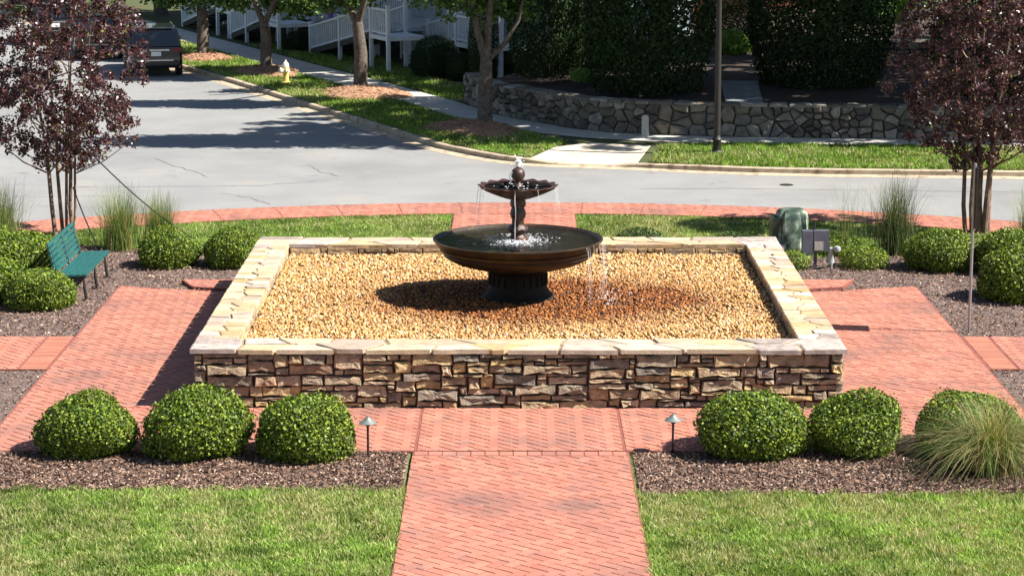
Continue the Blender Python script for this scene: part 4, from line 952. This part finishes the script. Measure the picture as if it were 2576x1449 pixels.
mound(-11.4, 85.6, 1.4, 1.0, 2.0, 'mulch mound round the street tree beside the parked car')

# ---- street trees
TG = [(0.06, 0.115, 0.025), (0.09, 0.16, 0.03), (0.04, 0.08, 0.018), (0.13, 0.20, 0.04)]
def blob_centers(c, r, n, fill=.75):
    D = rng.normal(0, 1, (n, 3)); D /= np.linalg.norm(D, axis=1)[:, None]; q = rng.uniform(0, 1, n) ** (1 / 3 * fill)
    return np.array(c) + D * q[:, None] * np.array(r)
def street_tree(x, y, label, trunk, crown_c, crown_r, low, seed, r0=.2, ncl=230, per=80, name='street_tree', leafL=.2, z=.14, group='trees along the street', nlow=8):
    """trunk: list of polylines (local), first is the bole; crown centre local; low: low leaf sprays"""
    t = thing(name, label, 'tree', (x, y, z), 0, group)
    for i, (pts, ra) in enumerate(trunk):
        n_ = len(pts); MB().tube(pts, list(np.linspace(ra, ra * (.72 if i == 0 else .35), n_)) if i else [ra * 1.55, ra * 1.08] + list(np.linspace(ra, ra * .8, n_ - 2)), 10).build('trunk' if i == 0 else 'limb', M['bark'], t, True)
    cs = list(blob_centers(crown_c, crown_r, ncl, 1.0))
    for (lx, ly, lz, lr) in low: cs += list(blob_centers((lx, ly, lz), (lr, lr, lr * .45), nlow))
    mobj('crown', cluster_crown(cs, .42, per, leafL, leafL * .62, TG, [4, 4, 3, 2], 'leaf'), t); return t
T0 = [(0, 0, 0), (0, 0, .18), (.02, 0, 1.2)]
# unseen main crowns moved off their trunks to cast the road's shadow bands
street_tree(-0.9, 65.8, 'forked street tree with a pale bent branch in front of the stone wall',
    [(T0 + [(.05, 0, 1.95)], .2), ([(.05, 0, 1.8), (-.18, -.1, 2.6), (-.35, -.4, 3.6), (-.3, -2, 5.0)], .12), ([(.05, 0, 1.8), (.1, 0, 2.7), (.2, -.6, 3.8), (0, -3, 5.6)], .13),
     ([(.08, 0, 1.85), (.55, .1, 2.3), (.95, .1, 2.95), (1.15, 0, 3.9)], .085)], (-.5, -3.3, 6.2), (4.2, 1.35, 1.5), [(-.7, .2, 3.55, .9), (.3, .4, 3.6, .8), (.9, .6, 3.5, .7), (-1.4, -.2, 3.9, .8)], 1)
street_tree(-5.0, 75.0, 'street tree with sunlit bark in the middle mulch mound',
    [(T0 + [(-.08, 0, 2.2)], .21), ([(-.08, 0, 2.1), (-.5, 0, 3.0), (-.7, -1, 4.2)], .13), ([(-.08, 0, 2.1), (.2, -.3, 3.0), (.8, -2.5, 5)], .13)], (1.0, -3.6, 5.3), (3.2, 1.05, 1.3), [(-.9, .3, 2.95, .7), (-.2, .5, 3.1, .8)], 2, ncl=190)
street_tree(-8.65, 81.0, 'street tree forking low behind the hydrant',
    [(T0 + [(-.05, 0, 1.7)], .19), ([(-.05, 0, 1.6), (-.4, 0, 2.5), (-.6, -.8, 4)], .12), ([(-.05, 0, 1.6), (.35, -.1, 2.4), (1.4, -1.8, 4.6)], .12)], (2.4, -1.7, 5.2), (3.0, 1.2, 1.5), [(-.4, .3, 2.45, .8), (.7, .1, 2.35, .7), (1.3, .3, 2.2, .6), (-1.3, .3, 2.5, .8)], 3, ncl=190)
street_tree(-11.45, 85.7, 'dark trunked street tree beside the parked grey car',
    [(T0 + [(-.02, 0, 2.2)], .21), ([(-.02, 0, 2.1), (-.4, 0, 3.2), (-.5, -.5, 4.4)], .12), ([(-.02, 0, 2.1), (.5, -.1, 3), (1.5, -.5, 4.6)], .12)], (3.2, 1.0, 5.5), (2.6, 2.2, 2.0), [(-.6, .3, 2.3, .8), (.6, .3, 2.4, .8), (-1.6, .2, 2.4, .7)], 4, ncl=120)

# ---- tall trees whose shade covers the stone wall and hedges
for i, (x, y, h, r, lab, cx, cy) in enumerate(((5.0, 78.6, 8.5, 3.8, 'unseen tree added to shade the sidewalk, far behind the middle evergreen', .5, -2.2), (4.2, 70.4, 8.2, 5.6, 'tall shade tree hidden behind the middle evergreen', 2.8, -5.1),  # first tree is added, its unseen crown shades the street sidewalk
        (9.4, 72.4, 8.4, 5.8, 'tall shade tree behind the evergreen beside the right purple tree', 2.8, -7.3), (16.4, 68.2, 8.2, 5.8, 'tall shade tree behind the right purple tree', 0.8, -3.0), (22.5, 68.0, 8.4, 5.8, 'tall shade tree beyond the right picture edge', -.1, -2.7),
        (29, 69, 9, 5.8, 'farther shade tree right of the picture', -1.3, -2.7), (19.5, 77, 9.5, 5.6, 'big shade tree at the back right', 0, -2), (10.5, 78, 9, 4.8, 'trunked tree seen between the two big evergreens', 0, -2))):
    street_tree(x, y, lab, [([(0, 0, 0), (0, 0, .2), (0, 0, 1.6), (.1, 0, 3.6)], .24), ([(.1, 0, 3.4), (.1 + cx * .3, cy * .3, 5), (cx - 1, cy, h)], .15), ([(.1, 0, 3.4), (.4 + cx * .3, cy * .25, 5), (cx + 1.4, cy * .8, h)], .15)],
                (cx, cy, h), (r, r, 2.4), [], 20 + i, ncl=int(10.5 * r * r), per=64, name='shade_tree', leafL=.28, z=.95, group='shade trees behind the wall')

# ---- clipped evergreens and shrubs behind the wall
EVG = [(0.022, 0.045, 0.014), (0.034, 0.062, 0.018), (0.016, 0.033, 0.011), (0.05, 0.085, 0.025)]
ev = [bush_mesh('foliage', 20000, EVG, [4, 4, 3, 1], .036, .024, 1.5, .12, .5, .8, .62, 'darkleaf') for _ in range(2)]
def evergreen(x, y, wd, h, label, var=0, rz=0., z=.9, name='clipped_evergreen'):
    return bush(x, y, wd, h, label, 'evergreens behind the stone wall', me=ev[var], rz=rz, z=z, name=name, cat_='evergreen', ht=2.5)
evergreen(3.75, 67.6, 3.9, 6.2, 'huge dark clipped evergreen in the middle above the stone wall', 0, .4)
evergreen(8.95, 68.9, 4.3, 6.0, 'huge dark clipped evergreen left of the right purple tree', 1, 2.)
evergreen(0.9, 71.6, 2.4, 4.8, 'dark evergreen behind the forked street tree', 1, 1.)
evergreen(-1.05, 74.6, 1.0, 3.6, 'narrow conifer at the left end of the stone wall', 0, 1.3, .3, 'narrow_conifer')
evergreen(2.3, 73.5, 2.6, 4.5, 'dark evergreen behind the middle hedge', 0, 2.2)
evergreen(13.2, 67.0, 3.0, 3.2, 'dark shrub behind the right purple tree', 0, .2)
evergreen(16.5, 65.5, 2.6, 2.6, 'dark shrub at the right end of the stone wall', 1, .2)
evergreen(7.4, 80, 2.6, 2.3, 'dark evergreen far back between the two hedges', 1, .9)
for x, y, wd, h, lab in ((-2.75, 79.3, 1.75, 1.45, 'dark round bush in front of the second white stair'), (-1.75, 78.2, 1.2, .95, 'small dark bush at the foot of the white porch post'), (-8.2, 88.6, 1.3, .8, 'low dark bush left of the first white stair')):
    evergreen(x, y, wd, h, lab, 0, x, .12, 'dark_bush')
# sunlit bright shrub and low garden wall far right
lit = bush_mesh('foliage', 2600, [(.16, .30, .04), (.24, .38, .06), (.10, .2, .03)], [3, 2, 2], .11, .06, .6, .2, .4, .9)
bush(11.9, 79.5, 2.6, 2.1, 'bright sunlit green shrub glimpsed beyond the right evergreen', 'sunlit shrubs far back', me=lit, z=1.9, name='sunlit_shrub')
bush(7.05, 76.5, 1.2, 1.3, 'sunlit yellow green shrub between the two big evergreens', 'sunlit shrubs far back', me=lit, z=1.1, rz=2, name='sunlit_shrub')
bush(2.0, 70.0, .8, .6, 'small light green plant at the foot of the middle evergreen', 'sunlit shrubs far back', me=lit, z=.95, rz=3, name='low_plant')
gwall = thing('garden_wall', 'low grey garden wall with pale cap behind the right purple tree', 'stone wall', (12.6, 73.5, 1.15))
for i in range(12):
    for j in range(3):
        s_ = stone([(-2.4 + i * .4 + .01 + (j % 2) * .1, j * .22 + .01), (-2.02 + i * .4 + (j % 2) * .1, j * .22 + .01), (-2.02 + i * .4 + (j % 2) * .1, j * .22 + .2), (-2.4 + i * .4 + .01 + (j % 2) * .1, j * .22 + .2)], .05, lambda u, v, w_: (u, -w_, v), .015, .25)
        mb = MB(); mb.add(*s_); mb.build('stone', M['rubble'], gwall)
MB().box((0, .15, .33), (4.8, .28, .66)).build('wall_core', M['darkmortar'], gwall); MB().box((0, .1, .70), (5.0, .5, .07)).build('cap', M['concrete'], gwall)

# ================================================================== HOUSES WITH WHITE PORCHES
SD = Vector((-.42, .907, 0)).normalized(); SN = Vector((SD.y, -SD.x, 0)); SP = Vector((-6.3, 71.22, 0))
RZ = math.atan2(SD.y, SD.x) - math.pi / 2      # local y = along the street (away), local x = away from the road
def sl(s_, t_, z=.12): return tuple(SP + SD * s_ + SN * t_ + Vector((0, 0, z)))
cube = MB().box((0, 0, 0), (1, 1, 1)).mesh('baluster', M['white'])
def railing(par, p, q, h=.92, ext=0.06, posts=(True, True), drop=0.0, skirt=0.0):
    """railing from p to q (local floor points)"""
    p = Vector(p); q = Vector(q); L = (q - p).length
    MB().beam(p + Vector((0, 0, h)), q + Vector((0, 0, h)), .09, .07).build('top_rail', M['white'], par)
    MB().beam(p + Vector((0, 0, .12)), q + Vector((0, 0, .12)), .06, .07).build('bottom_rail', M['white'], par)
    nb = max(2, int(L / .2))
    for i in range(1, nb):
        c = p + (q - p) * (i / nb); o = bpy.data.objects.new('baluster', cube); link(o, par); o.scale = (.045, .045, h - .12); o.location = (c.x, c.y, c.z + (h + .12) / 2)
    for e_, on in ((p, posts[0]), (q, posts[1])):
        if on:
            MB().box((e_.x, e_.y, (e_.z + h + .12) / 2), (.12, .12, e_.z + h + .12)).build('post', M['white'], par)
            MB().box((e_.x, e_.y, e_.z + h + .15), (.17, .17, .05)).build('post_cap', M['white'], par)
def stair(label, s0, t0, run, rise, wd=1.25, landing=1.6, dirn=-1):
    """white stair along the street: starts low at s0 and climbs toward smaller s, then a landing"""
    t = thing('porch_stair', label, 'stair', sl(s0, t0), RZ, 'white porch stairs along the side street')
    n_ = max(5, int(run / .55))
    for i in range(n_):
        MB().box((wd / 2, -run * (i + .5) / n_, rise * (i + 1) / n_ - .03), (wd - .14, run / n_ + .03, .06)).build('tread', M['found'], t)
    for x in (0, wd):
        MB().beam((x, .05, .04), (x, -run, rise - .06), .06, .18).build('stringer', M['found'], t)
        railing(t, (x, 0, .08), (x, -run * .5, rise * .5 + .04), posts=(True, True)); railing(t, (x, -run * .5, rise * .5 + .04), (x, -run, rise + .02), posts=(False, True))
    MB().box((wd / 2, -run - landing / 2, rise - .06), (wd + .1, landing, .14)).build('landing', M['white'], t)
    railing(t, (0, -run, rise), (0, -run - landing, rise), posts=(False, True))
    return t
stair('long white stair and railing behind the middle street tree', 15.6, 5.7, 6.2, 1.2, 1.3, 1.6)
stair('white stair with post at right of the long one, behind a dark bush', 12.2, 8.0, 5.0, 1.0, 1.2, 2.0)
stair('white stair railing left of the low forking tree', 22.9, 4.9, 4.4, 1.0, 1.25, 1.6)
stair('farthest white stair railing above the parked grey car', 29.2, 4.9, 4.8, 1.1, 1.25, 1.8)
def house(label, s0, s1, t0, depth=9, h=9.6, fl=1.3, wall='siding', cols=True):
    t = thing('house', label, 'house', sl(s0, t0), RZ, 'houses along the side street'); Ln = s1 - s0
    MB().box((depth / 2, Ln / 2, fl / 2), (depth - .1, Ln - .1, fl)).build('foundation', M['found'], t)
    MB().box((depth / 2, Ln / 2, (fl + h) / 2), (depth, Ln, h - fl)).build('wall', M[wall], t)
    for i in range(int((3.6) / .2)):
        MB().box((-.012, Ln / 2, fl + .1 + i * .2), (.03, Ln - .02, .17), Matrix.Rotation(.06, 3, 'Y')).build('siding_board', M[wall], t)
    n_ = max(2, int(Ln / 3))
    for fz in (fl + 1.0, fl + 4.0):
        for i in range(n_):
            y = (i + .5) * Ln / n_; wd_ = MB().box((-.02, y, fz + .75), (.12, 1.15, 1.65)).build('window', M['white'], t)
            for sy in (-.27, .27):
                for sz in (-.38, .38): MB().box((-.075, y + sy, fz + .75 + sz), (.02, .46, .68)).build('pane', M['glass'], wd_)
    mb = MB(); ov = .5
    mb.add([(-ov, -ov, h), (depth + ov, -ov, h), (depth + ov, Ln + ov, h), (-ov, Ln + ov, h), (depth / 2, 1.0, h + 2.6), (depth / 2, Ln - 1, h + 2.6)], [(3, 2, 1, 0), (0, 1, 4), (1, 2, 5, 4), (2, 3, 5), (3, 0, 4, 5)])
    mb.build('roof', M['roof'], t)
    # porch: floor, columns, porch roof
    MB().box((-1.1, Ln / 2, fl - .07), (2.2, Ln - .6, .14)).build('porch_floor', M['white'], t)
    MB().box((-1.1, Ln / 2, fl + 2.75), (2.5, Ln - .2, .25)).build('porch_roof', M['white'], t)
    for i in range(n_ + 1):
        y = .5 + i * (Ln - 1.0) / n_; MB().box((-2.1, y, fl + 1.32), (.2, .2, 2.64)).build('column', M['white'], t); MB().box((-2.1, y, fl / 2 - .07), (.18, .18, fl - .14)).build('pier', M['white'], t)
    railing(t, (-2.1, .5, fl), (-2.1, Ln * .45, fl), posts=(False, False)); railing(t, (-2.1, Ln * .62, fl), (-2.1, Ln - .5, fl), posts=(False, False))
    return t
house('white porch house nearest the corner, behind the dark bush', 4.2, 9.4, 10.6, 5.0, 9.2, fl=1.05)
house('second pale house with porch and long stair', 9.9, 17.0, 9.6, h=8.1, fl=1.3)
house('third pale house up the side street', 17.8, 25, 9.0, h=7.1, fl=1.1)
house('fourth pale house far up the side street', 25.8, 33.5, 9.0, h=7.1, fl=1.2)
bh = thing('brick_house', 'red brick house glimpsed far behind between the evergreens', 'house', (6, 92, .1))
MB().box((3.5, 4, 4), (11, 8, 8)).build('wall', M['housebrick'], bh)
for i in range(3):
    wd_ = MB().box((.9 + 2 + i * 3.2, -.02, 2.6), (1.1, .1, 1.7)).build('window', M['white'], bh); MB().box((.9 + 2 + i * 3.2, -.08, 2.6), (.95, .03, 1.5)).build('pane', M['glass'], wd_)
mb = MB(); mb.add([(-2.5, -.6, 8), (9.5, -.6, 8), (9.5, 8.6, 8), (-2.5, 8.6, 8), (-1, 4, 10.8), (8, 4, 10.8)], [(3, 2, 1, 0), (0, 1, 5, 4), (1, 2, 5), (2, 3, 4, 5), (3, 0, 4)]); mb.build('roof', M['roof'], bh)
# background trees closing the view
for i, (x, y, h, r, lab) in enumerate(((-4, 108, 6, 5, 'background tree mass behind the white houses'), (-22, 112, 5, 5.5, 'background tree far up the side street'), (15, 95, 5, 5, 'background tree beside the brick house'), (1.5, 84, 5, 3.4, 'background tree behind the corner house'), (-30, 108, 5, 6, 'background tree at the far left end of the street'), (-16, 106, 5, 4, 'background tree behind the parked cars'))):
    street_tree(x, y, lab, [([(0, 0, 0), (0, 0, .2), (0, 0, 1.5), (0, 0, h)], .3)], (0, 0, h), (r, r, h * .85), [], 40 + i, ncl=150, per=45, name='background_tree', leafL=.38, z=.1, group='background trees')
pf = thing('garden_flag', 'thin white pole with purple ribbon beside the long white stair', 'flag', sl(15.9, 6.6), RZ)
MB().tube([(0, 0, 0), (0, 0, 2.4)], .03, 8).build('pole', M['white'], pf); MB().lathe([(.02, 1.0), (.13, 1.15), (.11, 1.35), (.16, 1.5), (.03, 1.7)], 8).build('ribbon', M['purple'], pf)

# ================================================================== PARKED CARS
def car(label, s_, t_, paint, Lc=4.7, Wc=1.86, Hc=1.66):
    c = thing('parked_car', label, 'car', sl(s_, t_, 0.0), RZ - math.radians(13), 'cars parked along the side street kerb'); hw = Wc / 2
    def ringpts(y, wd, zb, zm, zt, cr): return [(-wd * .90, y, zb), (-wd, y, zb + .14), (-wd, y, zm), (-wd * .97, y, zt - cr), (-wd * .90, y, zt), (wd * .90, y, zt), (wd * .97, y, zt - cr), (wd, y, zm), (wd, y, zb + .14), (wd * .90, y, zb)]
    stn = [(-Lc / 2, hw * .86, .42, .72, .92, .06), (-Lc / 2 + .06, hw * .93, .34, .74, 1.02, .05), (-Lc / 2 + .3, hw * .985, .28, .76, 1.08, .04), (-1.2, hw, .26, .78, 1.08, .04), (.9, hw, .26, .78, 1.05, .04), (1.3, hw * .99, .26, .78, 1.02, .05), (Lc / 2 - .3, hw * .94, .28, .74, .92, .08), (Lc / 2, hw * .80, .38, .66, .80, .08)]
    V = []; [V.extend(ringpts(*q)) for q in stn]; n_ = 10
    F = [(i * n_ + k, i * n_ + (k + 1) % n_, (i + 1) * n_ + (k + 1) % n_, (i + 1) * n_ + k) for i in range(len(stn) - 1) for k in range(n_)] + [tuple(range(n_)), tuple((len(stn) - 1) * n_ + k for k in range(n_))[::-1]]
    mb = MB(); mb.add(V, F); me = mb.mesh('body', M[paint], True); bm = bmesh.new(); bm.from_mesh(me); bmesh.ops.recalc_face_normals(bm, faces=bm.faces); bm.to_mesh(me); bm.free(); mobj('body', me, c)
    # cabin
    zb, zt = 1.05, Hc; yb0, yb1, yt0, yt1 = -Lc / 2 + .10, 1.15, -Lc / 2 + .30, .25; wb, wt = hw * .94, hw * .80
    def P_(u, v, side=1):  # side glass plane
        return None
    stn = [(yb0, yb1, wb, zb), (yb0 + (yt0 - yb0) * .85, yb1 + (yt1 - yb1) * .85, wb + (wt - wb) * .85, zb + (zt - zb) * .86), (yt0 + .02, yt1 - .1, wt * .98, zt - .03), (yt0 + .2, yt1 - .3, wt * .85, zt)]
    V = []; [V.extend([(-w_, a, z), (w_, a, z), (w_, b_, z), (-w_, b_, z)]) for a, b_, w_, z in stn]
    F = [(i * 4 + k, i * 4 + (k + 1) % 4, (i + 1) * 4 + (k + 1) % 4, (i + 1) * 4 + k) for i in range(3) for k in range(4)] + [(12, 13, 14, 15)]
    mb = MB(); mb.add(V, F); mb.build('cabin', M[paint], c)
    def lerp(t, i): return yb0 + (yt0 - yb0) * t if i == 0 else (yb1 + (yt1 - yb1) * t if i == 1 else (wb + (wt - wb) * t if i == 2 else zb + (zt - zb) * t))
    a, q = .08, .80; e_ = .012
    mb = MB(); mb.add([(-lerp(a, 2) * .9, lerp(a, 0) - e_, lerp(a, 3)), (lerp(a, 2) * .9, lerp(a, 0) - e_, lerp(a, 3)), (lerp(q, 2) * .92, lerp(q, 0) - e_, lerp(q, 3)), (-lerp(q, 2) * .92, lerp(q, 0) - e_, lerp(q, 3))], [(0, 1, 2, 3)]); mb.build('rear_window', M['glass'], c)
    mb = MB(); mb.add([(-lerp(a, 2) * .9, lerp(a, 1) + e_, lerp(a, 3)), (lerp(a, 2) * .9, lerp(a, 1) + e_, lerp(a, 3)), (lerp(q, 2) * .92, lerp(q, 1) + e_, lerp(q, 3)), (-lerp(q, 2) * .92, lerp(q, 1) + e_, lerp(q, 3))], [(3, 2, 1, 0)]); mb.build('windscreen', M['glass'], c)
    for sx in (-1, 1):
        for f0, f1 in ((.06, .33), (.37, .62), (.66, .92)):
            pts = []
            for (ff, tt) in ((f0, a), (f1, a), (f1, q), (f0, q)):
                y = lerp(tt, 0) + (lerp(tt, 1) - lerp(tt, 0)) * ff; pts.append((sx * (lerp(tt, 2) + e_), y, lerp(tt, 3)))
            mb = MB(); mb.add(pts, [(0, 1, 2, 3) if sx > 0 else (3, 2, 1, 0)]); mb.build('side_window', M['glass'], c)
        MB().box((sx * wt * .9, -.9, zt + .03), (.04, 1.9, .03)).build('roof_rail', M['chrome'], c)
        MB().box((sx * hw * .78, -Lc / 2 + .03, .93), (.36, .14, .13)).build('tail_light', M['tail'], c)
        MB().box((sx * hw * 1.06, .75, 1.08), (.18, .1, .13)).build('wing_mirror', M[paint], c)
        MB().box((sx * hw * .7, Lc / 2 - .08, .72), (.34, .12, .12)).build('headlight', M['chrome'], c)
        for y in (-1.45, 1.5):
            rot = Matrix.Rotation(math.radians(90), 3, 'Y'); wl_ = MB().lathe([(.2, -.11), (.33, -.115), (.355, -.09), (.355, .09), (.33, .115), (.2, .11)], 24, (sx * (hw - .12), y, .355), rot).build('wheel', M['tyre'], c, True)
            MB().lathe([(0, -.118), (.19, -.12), (.215, -.10), (.215, .10), (.19, .12), (0, .118)], 18, (sx * (hw - .12), y, .355), rot).build('rim', M['rim'], wl_, True)
    MB().box((0, -Lc / 2 - .005, .93), (.9, .03, .05)).build('trim_bar', M['chrome'], c)
    MB().box((0, -Lc / 2 - .012, .80), (.34, .02, .15)).build('licence_plate', M['plate'], c)
    MB().box((0, -Lc / 2 + .02, .50), (Wc * .82, .14, .16)).build('rear_bumper', M['blackmetal'], c); MB().box((0, -Lc / 2 - .05, .585), (Wc * .62, .03, .035)).build('bumper_trim', M['chrome'], c)
    MB().box((0, yt0 + .02, zt - .02), (wt * 1.5, .22, .03)).build('spoiler', M['blackmetal'], c)
    return c
car('dark grey parked car seen from behind at the kerb', 13.0, -1.15, 'carpaint')
car('black parked car just ahead of the grey one, half hidden by purple leaves', 19.6, -1.35, 'carblack')
car('third parked car farthest up the street behind the purple tree', 26.2, -1.35, 'carblack', 4.6, 1.86, 1.6)
